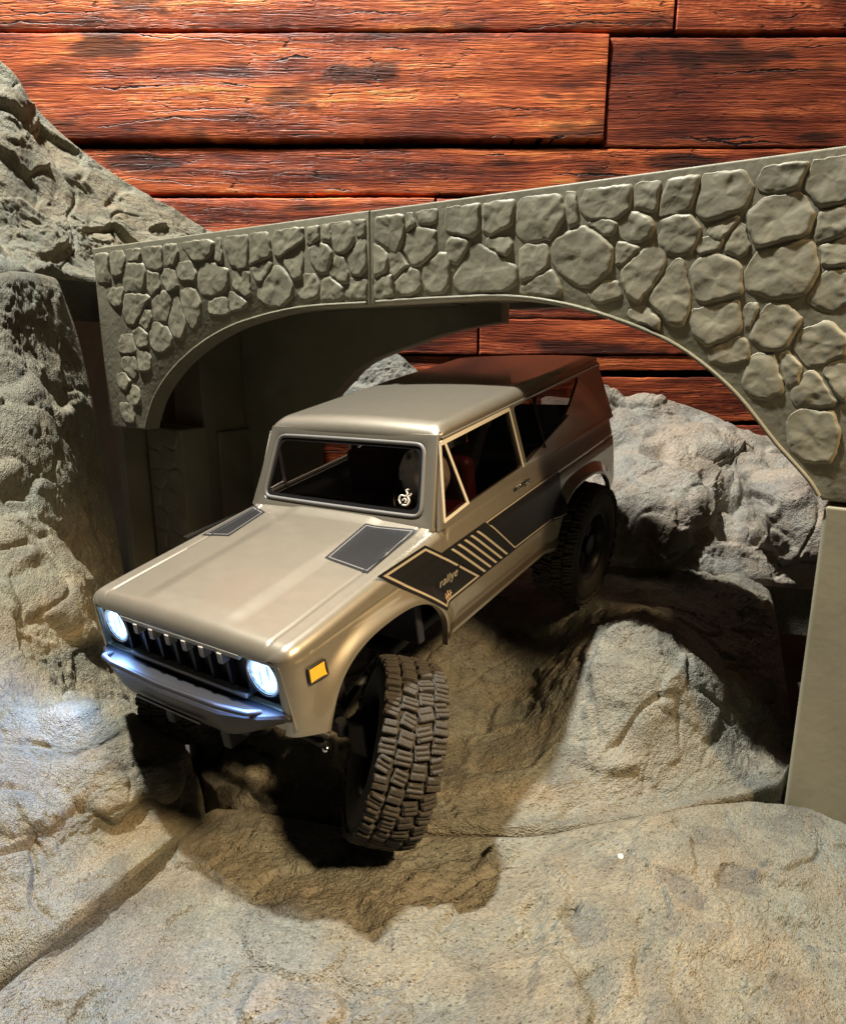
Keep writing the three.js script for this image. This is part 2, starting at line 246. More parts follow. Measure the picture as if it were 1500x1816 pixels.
tag(rockPanel('rock_panel', leftRock, 230, 340, { seed: 3, lu: 0.30, lv: 0.75, extra: domes([[-0.232, 0.055, -0.470, 0.06, 0.022], [-0.275, 0.075, -0.42, 0.05, 0.012], [-0.36, 0.13, -0.62, 0.07, 0.016], [-0.40, 0.24, -0.73, 0.09, 0.016]]), rim: [0.01, 0.035, 0.02, 0.03], lump: 1.3, cell: 15, down: [0.002, -0.05, 0], color: [0.315, 0.29, 0.202] }), 'tall moulded rock panel sloping up beside the passenger side of the truck', 'rock panel');
tag(rockPanel('rock_panel', midTile, 320, 240, { seed: 8, lu: 0.62, lv: 0.40, cell: 17, chisel: 1.0 }), 'rock floor tile with a peaked mound, under the truck and the bridge', 'rock panel');
tag(rockPanel('rock_panel', frontTile, 380, 230, { seed: 14, lu: 0.62, lv: 0.29, extra: (x, y, z) => chipAt(x, z)[0] / 1.0, scrape: (x, z) => chipAt(x, z)[1], cell: 19, chisel: 0.95, lump: 0.8, color: [0.262, 0.252, 0.198] }), 'flat sandy rock floor tile in front of the truck, cracked and pitted', 'rock panel');
tag(rockPanel('rock_panel', rearRock, 260, 240, { seed: 21, lu: 0.56, lv: 0.38, extra: domes([[0.39, 0.19, -0.95, 0.085, 0.040], [0.30, 0.155, -0.865, 0.065, 0.030], [0.47, 0.15, -0.85, 0.07, 0.032], [0.29, 0.27, -1.12, 0.035, 0.02], [0.345, 0.275, -1.12, 0.04, 0.018], [0.53, 0.19, -0.97, 0.05, 0.02]]), cell: 11, lump: 3.2, chisel: 1.8, color: [0.45, 0.40, 0.325] }), 'lumpy pale rock panel behind the bridge, right of the truck tail', 'rock panel');
tag(rockPanel('rock_panel', backSlope, 260, 240, { seed: 33, lu: 0.5, lv: 0.45, cell: 12, lump: 2.4, chisel: 2.0, down: [0, -0.05, -0.05], color: [0.40, 0.365, 0.25] }), 'rock slope rising to a peak behind the far end of the bridge', 'rock panel');
tag(rockPanel('rock_panel', distantRock, 90, 70, { seed: 41, lu: 0.14, lv: 0.11, cell: 14, lump: 1.2, down: [0, -0.05, -0.05], color: [0.34, 0.325, 0.265] }), 'small pale rock seen through the arch, just above the truck roof', 'rock panel');

// ------------------------------------------------------------ floor and plank wall
{
  const f = mesh('floor', new THREE.BoxGeometry(3.2, 0.04, 2.6), flat(0.03, 0.026, 0.022, 0.8)); f.position.set(0, -0.08, -0.35); tag(f, 'dark floor under the rock tiles', null, null, 'structure');
}
function woodTexture(seed, tone) {
  const W = 2048, H = 512; const cracks = []; const r = rng(seed); for (let q = 0; q < 15; q++) cracks.push([r() * W, r() * H, 80 + r() * 420, (r() - 0.5) * 0.12, 0.8 + r() * r() * 4.5, r() * 99]);
  const hgt = new Float32Array(W * H);
  const colr = texture(W, H, (x, y) => {
    const u = x / W, v = y / H, wy = v + 0.030 * (pfbm(u, v, 3, seed, 3) - 0.5) * 2 + 0.006 * (pfbm(u, v, 12, seed + 30, 2) - 0.5);
    const st = (k, per, n) => pn2(u * k, wy * per, k, per, n);
    const fine = 0.6 * st(18, 190, seed + 2) + 0.4 * st(61, 260, seed + 22), fib = st(70, 480, seed + 12), mid = 0.6 * st(6, 44, seed + 3) + 0.4 * st(15, 90, seed + 23), broad = st(3, 13, seed + 4), rid = 1 - Math.abs(2 * st(13, 84, seed + 7) - 1), blot = pfbm(u, v, 5, seed + 5, 5), rough = sstep(0.40, 0.64, pfbm(u, v, 4, seed + 15, 4));
    const saw = pn2(u * 150, wy * 44 , 150, 44, seed + 6);
    let dark = 0.55 * rough * sstep(0.90, 0.985, rid); for (const c of cracks) { const dx = x - c[0]; if (dx < 0 || dx > c[2]) continue; const yy = c[1] + dx * c[3] + 26 * (pnoise(dx * 0.009 + c[5], 3.5, 4096, 4) - 0.5) + 7 * (pnoise(dx * 0.05 + c[5], 8.5, 4096, 4) - 0.5); const w = c[4] * Math.sin(Math.PI * dx / c[2]) * (0.3 + 1.3 * pnoise(dx * 0.11, c[5], 4096, 3)); const d = Math.abs(y - yy); if (d < w + 1) dark = Math.max(dark, clamp(w + 1 - d)); }
    const h = 0.36 * fine + 0.2 * fib + 0.24 * mid + 0.20 * saw * rough + 0.12 * broad - 0.6 * dark; hgt[y * W + x] = h;
    const t = clamp(-0.10 + 0.90 * blot + 0.34 * (mid - 0.5) + 0.30 * (broad - 0.5) + 0.26 * (fine - 0.5) + 0.14 * (fib - 0.5)), burn = sstep(0.57, 0.74, pfbm(u, v, 6, seed + 8, 5)) * 0.8 * (0.5 + fine * 0.7);
    const L = (0.36 + 1.5 * t) * tone[3] * (1 - 0.8 * dark) * (1 - clamp(0.72 * burn)), pale = sstep(0.62, 0.85, fine * 0.5 + saw * 0.5) * rough * 0.22;
    return [tone[0] * L + pale * 0.6 * L, tone[1] * L * (0.72 + 0.55 * t) + pale * 0.62 * L, tone[2] * L * (0.75 + 0.4 * t) + pale * 0.55 * L];
  }, true);
  const b = texture(W, H, (x, y) => { const h = clamp(hgt[y * W + x] + 0.25); return [h, h, h]; });
  return [colr, b];
}
const woodTex = [woodTexture(101, [0.90, 0.475, 0.275, 0.96]), woodTexture(205, [0.80, 0.40, 0.25, 0.92])];
const woodWall = new THREE.Group(); woodWall.name = 'plank_wall'; scene.add(woodWall);
tag(woodWall, 'wall of rough reddish brown wooden planks behind the bridge', 'wall');
{
  const back = mesh('backing_board', new THREE.BoxGeometry(3.0, 1.9, 0.02), flat(0.012, 0.008, 0.007, 0.9), woodWall); back.position.set(0, 0.75, -1.31);
  // [bottom, top, x0, x1, proud, texture, tone]
  const rows = [
    [0.846, 1.02, -1.2, 0.40, 12, 0, 1], [0.846, 1.02, 0.404, 1.2, 11, 1, 0.9],
    [0.687, 0.841, -1.2, 0.2985, 14, 0, 1.05], [0.676, 0.836, 0.3, 1.2, 11, 1, 0.62],
    [0.603, 0.676, -1.2, -0.62, 12, 1, 0.8], [0.604, 0.673, -0.617, 1.2, 10, 0, 0.95],
    [0.475, 0.596, -1.2, 0.02, 14, 0, 1.0], [0.475, 0.596, 0.023, 1.2, 10, 1, 0.95],
    [0.400, 0.471, -1.2, 0.32, 12, 1, 0.9], [0.404, 0.470, 0.323, 1.2, 9, 0, 0.9],
    [0.340, 0.398, -1.2, 0.096, 13, 0, 0.92], [0.340, 0.401, 0.099, 1.2, 12, 1, 0.95],
    [0.312, 0.337, -1.2, 1.2, 10, 0, 0.85],
    [0.222, 0.300, -1.2, 0.2, 12, 1, 0.9], [0.222, 0.300, 0.203, 1.2, 11, 0, 0.8],
    [0.120, 0.214, -1.2, 0.42, 12, 0, 0.7], [0.120, 0.214, 0.423, 1.2, 12, 1, 0.55],
    [0.0, 0.115, -1.2, 0.1, 12, 1, 0.8], [0.0, 0.115, 0.103, 1.2, 12, 0, 0.8]];
  rows.forEach(([y0, y1, x0, x1, pr, ti, tone], n) => {
    const xs = [x0, x0 + 0.0004, x0 + 0.002]; for (let x = x0 + 0.006; x < x1 - 0.006; x += 0.006) xs.push(x); xs.push(x1 - 0.002, x1 - 0.0004, x1); const nx = xs.length - 1, ny = 22, S = n * 7.3, proud = pr / 1000;
    const eb = x => 0.0035 * fbm(x * 9 + S, 1, 2, 3) + 0.001 * noise(x * 90, S, 0), et = x => 0.0030 * fbm(x * 8 + S, 5, 2, 3) + 0.001 * noise(x * 90, S, 4);
    // face, then rolled edges back to the board
    const prof = j => { if (j === 0) return [0, -1]; if (j === 1) return [0, -0.3]; if (j === ny) return [1, -1]; if (j === ny - 1) return [1, -0.3]; return [mix(0.012, 0.988, (j - 2) / (ny - 4)), 0]; };
    const g = grid(nx, ny, (i, j) => {
      const x = xs[i], [v, d] = prof(j), y = mix(y0 + eb(x), y1 + et(x), v), endd = Math.min(x - x0, x1 - x), endr = endd < 1e-6 ? -1 : endd < 0.001 ? -0.10 : 0;
      const relief = 0.0016 * fbm(x * 3 + S, y * 26, S, 3);
      return [x, y, -1.2615 + (d + endr <= -1 ? -0.03 : proud * (1 + (d + endr) * 0.35) + relief - 0.012)];
    }, (i, j) => [xs[i] / 0.9 + n * 0.37, (mix(y0, y1, prof(j)[0])) / 0.24 + n * 0.29]);
    const m = new THREE.MeshPhysicalMaterial({ map: woodTex[ti][0], bumpMap: woodTex[ti][1], bumpScale: 0.0013, roughness: 0.56, color: new THREE.Color(tone, tone * (0.9 + 0.1 * tone), tone) });
    mesh('plank', g, m, woodWall);
  });
}

// ------------------------------------------------------------ stone arch bridge (s runs along it from the near foot, d across it)
const BR = new THREE.Group(); BR.name = 'stone_arch_bridge'; BR.position.set(0.287, 0, -0.475);
BR.rotation.y = Math.PI / 2 + 56 * Math.PI / 180 - Math.PI / 2; scene.add(BR);
{
  // local x = s, local y = height, local -z... set so that x -> (-sin56, 0, -cos56)
  const a = 56 * Math.PI / 180, ex = new THREE.Vector3(-Math.sin(a), 0, -Math.cos(a)), ez = new THREE.Vector3().crossVectors(ex, new THREE.Vector3(0, 1, 0));
  BR.matrixAutoUpdate = true; BR.quaternion.setFromRotationMatrix(new THREE.Matrix4().makeBasis(ex, new THREE.Vector3(0, 1, 0), ez));
}
tag(BR, 'olive grey moulded stone arch bridge standing over the truck', 'bridge');
// local z of the front face is 0; the camera side is -z or +z, found here
const camSide = (() => { BR.updateMatrixWorld(true); const p = BR.worldToLocal(new THREE.Vector3(0, 0.35, 0)); return Math.sign(p.z); })();
const archPts = [[8, 0.246], [15, 0.256], [38, 0.280], [72, 0.318], [115, 0.350], [160, 0.369], [208, 0.383], [259, 0.3905], [316, 0.3915], [409, 0.3905], [500, 0.389], [560, 0.382], [617, 0.370], [669, 0.351], [722, 0.322], [760, 0.290], [780, 0.262], [788, 0.246]];
const archCurve = new THREE.CatmullRomCurve3(archPts.map(p => new THREE.Vector3(p[0] / 1000, p[1], 0)), false, 'centripetal');
const archSamples = archCurve.getPoints(90);
function archY(s) { for (let i = 0; i < archSamples.length - 1; i++) if (s >= archSamples[i].x && s <= archSamples[i + 1].x) return mix(archSamples[i].y, archSamples[i + 1].y, (s - archSamples[i].x) / (archSamples[i + 1].x - archSamples[i].x)); return 0.246; }
function archPanel(s0, s1, top, parent, dz, dy, th = 0.022, own) {
  if (own) { const sh = shapeFrom(own); return panelMesh(sh, parent, dz, dy, th); }
  const sh = new THREE.Shape(); const low = []; if (s0 < 0.008) low.push([s0, 0.246]); for (const p of archSamples) if (p.x > s0 && p.x < s1) low.push([p.x, p.y]); if (s1 > 0.788) low.push([s1, 0.246]);
  if (s0 >= 0.008) low.unshift([s0, archY(s0)]); if (s1 <= 0.788) low.push([s1, archY(s1)]);
  sh.moveTo(low[0][0], low[0][1]); for (const p of low.slice(1)) sh.lineTo(...p);
  sh.lineTo(s1, top); sh.lineTo(s0, top); sh.closePath();
  return panelMesh(sh, parent, dz, dy, th);
}
function shapeFrom(p) { const s = new THREE.Shape(); s.moveTo(...p[0]); for (const q of p.slice(1)) s.lineTo(...q); s.closePath(); return s; }
function panelMesh(sh, parent, dz, dy, th) {
  const g = new THREE.ExtrudeGeometry(sh, { depth: th - 0.004, bevelEnabled: true, bevelThickness: 0.002, bevelSize: 0.002, bevelOffset: -0.002, bevelSegments: 3, curveSegments: 8 });
  g.translate(0, dy, 0.002); if (camSide > 0) g.translate(0, 0, -th - dz); else g.translate(0, 0, dz);
  const uv = g.attributes.uv, ps = g.attributes.position; for (let i = 0; i < uv.count; i++) uv.setXY(i, (ps.getX(i) + ps.getZ(i) * 0.7) / 0.3, (ps.getY(i) + ps.getZ(i) * 0.7) / 0.3);
  return mesh('arch_panel', creased(g, 0.7), dz > 0.1 ? shadedInnerMat : bridgeMat, parent);
}
const TOP = 0.4765;
const REAR = [[360, 379], [379, 377], [433, 368], [474, 357], [518, 345], [565, 327], [595, 304], [616, 286], [640, 250], [655, 200], [660, 120]];
const frontNear = archPanel(-0.062, 0.4065, TOP, BR, 0, 0), frontFar = archPanel(0.4095, 0.868, TOP + 0.001, BR, 0.003, 0);
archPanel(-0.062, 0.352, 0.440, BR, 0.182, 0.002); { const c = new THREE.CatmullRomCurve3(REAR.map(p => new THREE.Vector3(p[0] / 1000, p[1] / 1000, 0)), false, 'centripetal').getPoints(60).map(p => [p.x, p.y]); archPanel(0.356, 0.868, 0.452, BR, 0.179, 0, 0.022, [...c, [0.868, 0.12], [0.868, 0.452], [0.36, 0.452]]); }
{ // raised rolled rim along the arch
  const tube = (pts, r, parent) => { const g = new THREE.TubeGeometry(new THREE.CatmullRomCurve3(pts.map(p => new THREE.Vector3(p[0], p[1], camSide * (0.0008 - (p[2] || 0))))), 160, r, 10); mesh('rim', g, bridgeMat, parent); };
  const lowN = archSamples.filter(p => p.x < 0.404).map(p => [p.x + 0.002, p.y + 0.003]), lowF = archSamples.filter(p => p.x > 0.411).map(p => [p.x - 0.001, p.y + 0.003, 0.003]);
  tube(lowN, 0.0015, frontNear); tube(lowF, 0.0015, frontFar);
}
// stones: [s, height, width, height] in millimetres; neighbours are cut back from one another
function stoneOutlines(list, s0, s1) {
  const R = q => (q[2] + q[3]) / 4;
  return list.map((q, n) => {
    const r = rng(n * 7919 + 13 + list.length), N = 8 + (r() * 3 | 0), box = 0.35 + r() * 0.6, a0 = r() * 6.283; let poly = [];
    for (let i = 0; i < N; i++) { const a = a0 + (i + (r() - 0.5) * 0.7) / N * 6.283; let c = Math.cos(a), t = Math.sin(a); const k = mix(1, 1 / Math.max(Math.abs(c), Math.abs(t)), box * 0.75) * (0.92 + r() * 0.26); poly.push([q[0] + c * k * (q[2] / 2 + 3.6), q[1] + t * k * (q[3] / 2 + 3.6)]); }
    const cut = (nx, ny, d) => { const o = []; for (let i = 0; i < poly.length; i++) { const a = poly[i], b = poly[(i + 1) % poly.length], da = a[0] * nx + a[1] * ny - d, db = b[0] * nx + b[1] * ny - d; if (da <= 0) o.push(a); if (da * db < 0) { const t = da / (da - db); o.push([mix(a[0], b[0], t), mix(a[1], b[1], t)]); } } poly = o; };
    list.forEach((p, m) => { if (m === n) return; const dx = p[0] - q[0], dy = p[1] - q[1], D = Math.hypot(dx, dy); if (D > 110) return; const nx = dx / D, ny = dy / D; const ra = Math.hypot(q[2] * nx, q[3] * ny) / 2, rb = Math.hypot(p[2] * nx, p[3] * ny) / 2; const at = D * ra / (ra + rb) - 0.7; if (ra + rb > D * 0.8) cut(nx, ny, q[0] * nx + q[1] * ny + Math.max(at, 3)); });
    cut(0, 1, 470.5); cut(1, 0, s1); cut(-1, 0, -s0);
    poly = poly.filter(p => true).map(p => [p[0], q[1] < 240 ? p[1] : Math.max(p[1], archY(p[0] / 1000) * 1000 + 6)]);
    for (let k = 0; k < 3; k++) { const o = []; for (let i = 0; i < poly.length; i++) { const a = poly[i], b = poly[(i + 1) % poly.length], t = k === 0 ? 0.11 : 0.25; o.push([mix(a[0], b[0], t), mix(a[1], b[1], t)], [mix(a[0], b[0], 1 - t), mix(a[1], b[1], 1 - t)]); } poly = o; if (poly.length > 60) break; }
    // even spacing round the outline
    const L = [0]; for (let i = 0; i < poly.length; i++) { const a = poly[i], b = poly[(i + 1) % poly.length]; L.push(L[i] + Math.hypot(b[0] - a[0], b[1] - a[1])); }
    const out = [], M2 = 56; for (let k = 0, i = 0; k < M2; k++) { const t = k / M2 * L[poly.length]; while (L[i + 1] < t) i++; const a = poly[i], b = poly[(i + 1) % poly.length], f = (t - L[i]) / Math.max(1e-6, L[i + 1] - L[i]), x = mix(a[0], b[0], f), y = mix(a[1], b[1], f); out.push([x + 2.6 * fbm(x * 0.11, y * 0.11, n, 3), y + 2.6 * fbm(x * 0.11 + 40, y * 0.11, n, 3)]); }
    return out;
  });
}
function stoneMesh(poly, seed, parent, dz) {
  const r = rng(seed * 104729 + 7); let cx = 0, cy = 0; for (const p of poly) { cx += p[0] / poly.length; cy += p[1] / poly.length; }
  const size = Math.max(...poly.map(p => Math.hypot(p[0] - cx, p[1] - cy))), H = Math.min(0.0019, 0.0008 + 0.00003 * size + 0.0006 * r()), N = poly.length, e = Math.min(1, 2.4 / size * 2);
  const prof = [[1.02, -0.0012], [1.0, 0.05], [1 - 0.14 * e, 0.36], [1 - 0.28 * e, 0.66], [1 - 0.46 * e, 0.86], [1 - 0.68 * e, 0.96], [1 - 0.86 * Math.min(1, e * 1.2), 1.0], [0.52, 1.0], [0.38, 1], [0.24, 1.0], [0.11, 1.0]].map((q, i, A) => [Math.max(q[0], 0.11 + (A.length - 1 - i) * 0.055), q[1]]);
  const bearing = poly.map(p => Math.atan2(p[1] - cy, p[0] - cx)), mean = poly.reduce((t, p) => t + Math.hypot(p[0] - cx, p[1] - cy), 0) / poly.length;
  const ta = 3.7 + (r() - 0.5) * 1.8, tl = 0.45 + 0.5 * r(), tx = Math.cos(ta) * tl / size, ty = Math.sin(ta) * tl / size, P = [], UV = [], idx = [];
  const put = (x, y, k) => { const t = k < 0 ? k : k * H * clamp(0.8 + tx * x + ty * y, 0.05, 1.6) + k * k * (0.0020 * fbm((cx + x) * 0.05, (cy + y) * 0.05, seed, 2) + 0.0010 * fbm((cx + x) * 0.13, (cy + y) * 0.13, seed, 2)); P.push((cx + x) / 1000, (cy + y) / 1000, camSide * (Math.max(t, k < 0 ? -1 : 0.0004) - dz)); UV.push((cx + x) / 300, (cy + y) / 300); };
  for (const [k, z] of prof) poly.forEach((p, i) => { const f = sstep(0.75, 0.2, k); put(mix(p[0] - cx, Math.cos(bearing[i]) * mean, f) * k, mix(p[1] - cy, Math.sin(bearing[i]) * mean, f) * k, z); });
  put(0, 0, 1);
  for (let j = 0; j < prof.length - 1; j++) for (let i = 0; i < N; i++) { const a = j * N + i, b = j * N + (i + 1) % N, c = a + N, d = b + N; camSide > 0 ? idx.push(a, b, d, a, d, c) : idx.push(a, d, b, a, c, d); }
  const L = (prof.length - 1) * N, ce = prof.length * N; for (let i = 0; i < N; i++) camSide > 0 ? idx.push(L + i, L + (i + 1) % N, ce) : idx.push(L + (i + 1) % N, L + i, ce);
  const g = new THREE.BufferGeometry(); g.setAttribute('position', new THREE.Float32BufferAttribute(P, 3)); g.setAttribute('uv', new THREE.Float32BufferAttribute(UV, 2)); g.setIndex(idx); g.computeVertexNormals();
  mesh('stone', g, stoneMats[seed % 4], parent);
}
const stonesNear = [[384,455,32,30],[359,463,9,14],[399,432,23,28],[374,426,17,19],[393,405,27,21],[363,410,28,19],[345,467,19,16],[350,441,32,30],[333,414,24,31],[303,459,31,29],[270,461,31,30],[309,436,18,19],[269,435,19,13],[280,415,57,37],[234,456,39,37],[204,458,7,29],[175,462,40,22],[147,462,20,22],[236,419,26,25],[228,401,32,15],[193,422,51,41],[179,441,16,5],[154,438,20,21],[159,422,18,14],[122,459,23,28],[120,433,21,25],[94,454,32,34],[145,405,27,40],[124,390,28,44],[99,421,11,7],[90,433,13,15],[80,425,13,22],[93,399,33,29],[56,464,24,22],[55,436,40,29],[27,456,24,30],[24,429,17,20],[49,402,42,32],[20,411,15,16],[50,365,27,22],[87,368,31,25],[67,372,8,13],[19,388,19,23],[78,348,22,14],[21,352,29,26],[53,332,23,25],[39,337,10,18],[19,322,25,26],[19,293,22,34],[10,329,11,26],[141,372,20,19],[173,394,21,10]] ;
const stonesFar = [[850,457,41,41],[816,458,34,34],[780,467,27,23],[739,459,41,30],[711,457,27,25],[782,437,46,34],[824,414,29,19],[746,428,26,24],[713,431,30,24],[783,399,60,35],[732,398,38,34],[706,385,27,46],[656,462,50,22],[625,457,9,28],[589,456,37,32],[560,452,36,32],[517,459,41,25],[683,438,38,17],[635,427,49,34],[590,420,25,25],[556,433,24,19],[537,414,47,32],[509,438,22,28],[481,461,18,12],[466,461,10,17],[471,441,26,25],[441,456,30,34],[447,427,19,27],[421,463,16,14],[425,435,26,31],[490,411,29,21],[458,407,28,20],[426,406,26,22],[742,364,42,32],[771,386,32,19],[678,396,29,36],[627,398,36,17],[600,402,30,14],[809,354,34,20],[780,364,33,19],[808,328,34,24],[779,335,28,23],[823,307,29,17],[808,291,29,21],[824,266,24,21]] ;
stoneOutlines(stonesNear, -60, 403).forEach((q, i) => stoneMesh(q, 100 + i, frontNear, 0));
stoneOutlines(stonesFar, 413, 864).forEach((q, i) => stoneMesh(q, 300 + i, frontFar, 0.003));
{ // deck, side walls and the piers under the panels
  const box = (x0, x1, y0, y1, d0, d1, name, r = 0.003) => { const g = new RoundedBoxGeometry(x1 - x0, y1 - y0, d1 - d0, 3, r); g.translate((x0 + x1) / 2, (y0 + y1) / 2, -camSide * (d0 + d1) / 2); const uv = g.attributes.uv, ps = g.attributes.position; for (let i = 0; i < uv.count; i++) uv.setXY(i, (ps.getX(i) + ps.getZ(i)) / 0.3, (ps.getY(i) + ps.getZ(i)) / 0.3); return mesh(name, g, name === 'pier' ? pierMat : shadedInnerMat, BR); };
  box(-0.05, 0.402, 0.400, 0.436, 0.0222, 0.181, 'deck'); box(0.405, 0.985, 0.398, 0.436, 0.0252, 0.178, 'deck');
  box(-0.075, 0.006, -0.03, 0.243, 0.0, 0.09, 'pier'); box(-0.06, 0.004, -0.03, 0.243, 0.12, 0.206, 'pier'); box(-0.058, 0.0, -0.03, 0.3995, 0.0905, 0.1195, 'abutment_infill');
  const farPier = box(0.785, 0.864, -0.03, 0.2415, 0.055, 0.10, 'pier'); box(0.785, 0.864, -0.03, 0.232, 0.12, 0.202, 'rear_pier'); box(0.792, 0.856, -0.03, 0.397, 0.1005, 0.1785, 'abutment_infill');
  stoneOutlines([[845, 222, 30, 22], [812, 226, 34, 20], [850, 196, 26, 26], [818, 199, 32, 28], [846, 168, 34, 26], [808, 170, 30, 26], [852, 140, 24, 26], [822, 138, 36, 32], [846, 108, 34, 30], [808, 106, 34, 30], [850, 78, 28, 26], [818, 76, 34, 28], [830, 44, 40, 30]], 788, 861).forEach((q, i) => stoneMesh(q, 500 + i, farPier, 0.055));
  box(0.869, 0.884, -0.03, 0.3975, 0.02, 0.09, 'pier'); box(0.8845, 1.2, -0.03, 0.3955, 0.10, 0.13, 'abutment_infill');  // the wide board is added, closing the gap behind so it stays dark
}
// ------------------------------------------------------------ model truck: b back from the nose, l to its left, h up from the sill, in millimetres
const TR = new THREE.Group(); TR.name = 'model_truck'; scene.add(TR);
tag(TR, 'champagne gold model off-road truck with lit headlights driving out from under the bridge', 'model truck');
TR.position.set(-0.15418, 0.11565, -0.42628);
TR.quaternion.setFromRotationMatrix(new THREE.Matrix4().makeBasis(new THREE.Vector3(0.81601, 0.02346, 0.57756), new THREE.Vector3(-0.10738, 0.98794, 0.11159), new THREE.Vector3(-0.56798, -0.15308, 0.80868)));
const T = (b, l, h) => [l / 1000, h / 1000, -b / 1000], V = (b, l, h) => new THREE.Vector3(...T(b, l, h));
const mapGeo = (g, fn) => { const p = g.attributes.position; for (let i = 0; i < p.count; i++) { const q = fn(p.getX(i), p.getY(i), p.getZ(i)); p.setXYZ(i, ...q); } p.needsUpdate = true; g.computeVertexNormals(); return g; };
const part = (name, geo, mat, parent = TR) => mesh(name, geo, mat, parent);
const bar = (pts, r, seg = 24, rad = 10, closed = false, type = 'catmullrom', ten = 0.1) => new THREE.TubeGeometry(new THREE.CatmullRomCurve3(pts.map(p => V(...p)), closed, type, ten), seg, r / 1000, rad, closed);
const rod = (a, b2, r, r2 = r) => { const A = V(...a), B = V(...b2), d = B.clone().sub(A), g = new THREE.CylinderGeometry(r2 / 1000, r / 1000, d.length(), 18); g.translate(0, d.length() / 2, 0); g.applyQuaternion(new THREE.Quaternion().setFromUnitVectors(new THREE.Vector3(0, 1, 0), d.normalize())); g.translate(A.x, A.y, A.z); return g; };
const box = (b0, b1, l0, l1, h0, h1, r = 1) => { const g = new RoundedBoxGeometry(Math.abs(l1 - l0) / 1000, (h1 - h0) / 1000, (b1 - b0) / 1000, 3, r / 1000); g.translate((l0 + l1) / 2000, (h0 + h1) / 2000, -(b0 + b1) / 2000); return g; };

const FA = { c: 86, w: 66, top: 46, base: -10, p: 2.5 }, RA = { c: 410, w: 66, top: 42, base: -10, p: 2.5 };
const archH = (A, b) => { const x = Math.abs((b - A.c) / A.w); return x >= 1 ? A.base : A.base + (A.top - A.base) * Math.pow(1 - Math.pow(x, A.p), 1 / A.p); };
const archD = (A, b, h) => { const x = Math.abs(b - A.c) / A.w, y = Math.max(0, h - A.base) / (A.top - A.base); const q = Math.pow(Math.pow(x, A.p) + Math.pow(y, A.p), 1 / A.p); return (q - 1) * 55; };
const hoodEdge = b => 65.5 + 13 * clamp(b / 165);
const beltH = b => b < 168 ? hoodEdge(b) - 8 : mix(71.5, 79, sstep(168, 176, b)) + 4 * clamp((b - 176) / 130);
const bottomH = b => b < FA.c - FA.w ? mix(8, 4, clamp(b / 20)) : b > RA.c + RA.w ? mix(2, 14, clamp((b - 476) / 36)) : -9;
const lowH = b => Math.abs(b - FA.c) < FA.w ? Math.max(archH(FA, b), b < FA.c ? 4 - 3 * 0 : -9) : Math.abs(b - RA.c) < RA.w ? archH(RA, b) : bottomH(b);
function sideL(b, h) {
  let l = h > 55 ? mix(104, 99.5, sstep(52, 84, h)) : h > 20 ? mix(103.5, 104, (h - 20) / 35) : mix(99, 103.5, sstep(-12, 22, h));
  for (const A of [FA, RA]) { const d = archD(A, b, h); if (d > -4 && d < 22) l += 6.0 * (1 - sstep(1, 13, d)); }
  l -= 0.7 * (1 - sstep(0, 1.6, Math.abs(h - (58 + b * 0.012)))) * (b > 8 ? 1 : 0);
  if (b < 13) l -= 13 * (1 - Math.sqrt(Math.max(0, 1 - ((13 - b) / 13) ** 2))) * 0.9;
  if (b > 496) l -= 16 * (1 - Math.sqrt(Math.max(0, 1 - (Math.min(16, b - 496) / 16.5) ** 2)));
  return l + 1.5 * sstep(300, 460, b);
}
const stations = []; { // dense near the ends of the wheel arches
  const add = (a, b2, n) => { for (let i = 0; i < n; i++) stations.push(mix(a, b2, i / n)); };
  for (let i = 0; i <= 8; i++) stations.push(13 * (1 - Math.cos(i / 8 * Math.PI / 2)));
  add(14.5, 19.9, 4); const arc = A => { for (let i = 0; i <= 120; i++) stations.push(A.c - A.w * Math.cos(Math.PI * i / 120) * 0.99999); };
  arc(FA); add(152.5, 168, 5); stations.push(168); add(171, 343, 46); arc(RA); add(476.5, 496, 6); for (let i = 0; i <= 8; i++) stations.push(496 + 16 * Math.sin(i / 8 * Math.PI / 2));
}
const sideRow = (b, t) => { const lo = lowH(b), hi = beltH(b), h = mix(lo, hi, Math.pow(t, 1.25)); return [sideL(b, h), h]; };
const SR = 72, hoodS = stations.filter(b => b <= 168), cabS = stations.filter(b => b >= 168);
function hoodTop(b, x) { // x in -1..1 across the hood: [l, h]
  const he = hoodEdge(b), drop = b < 10 ? 9 * (1 - Math.sqrt(Math.max(0, 1 - ((10 - b) / 10) ** 2))) : 0, L0 = sideL(b, he - 8), R8 = 8, ax = Math.abs(x), sg = Math.sign(x) || 1;
  if (ax > 0.86) { const a = (1 - ax) / 0.14 * Math.PI / 2; return [sg * (L0 - R8 + R8 * Math.cos(a)), he - 8 + R8 * Math.sin(a) - drop * (1 - (ax - 0.86) / 0.14)]; }
  const l = ax / 0.86 * (L0 - R8); const bulge = 1.3 * (1 - sstep(36, 52, l)) * sstep(4, 26, b) + 1.6 * (1 - (l / 92) ** 2) - 0.8 * (1 - sstep(0, 1.4, Math.abs(l - 84))) * sstep(3, 8, b);
  const cowl = 2.5 * sstep(150, 168, b);
  return [sg * l, he + bulge + cowl - drop];
}
const bodyGeos = [];
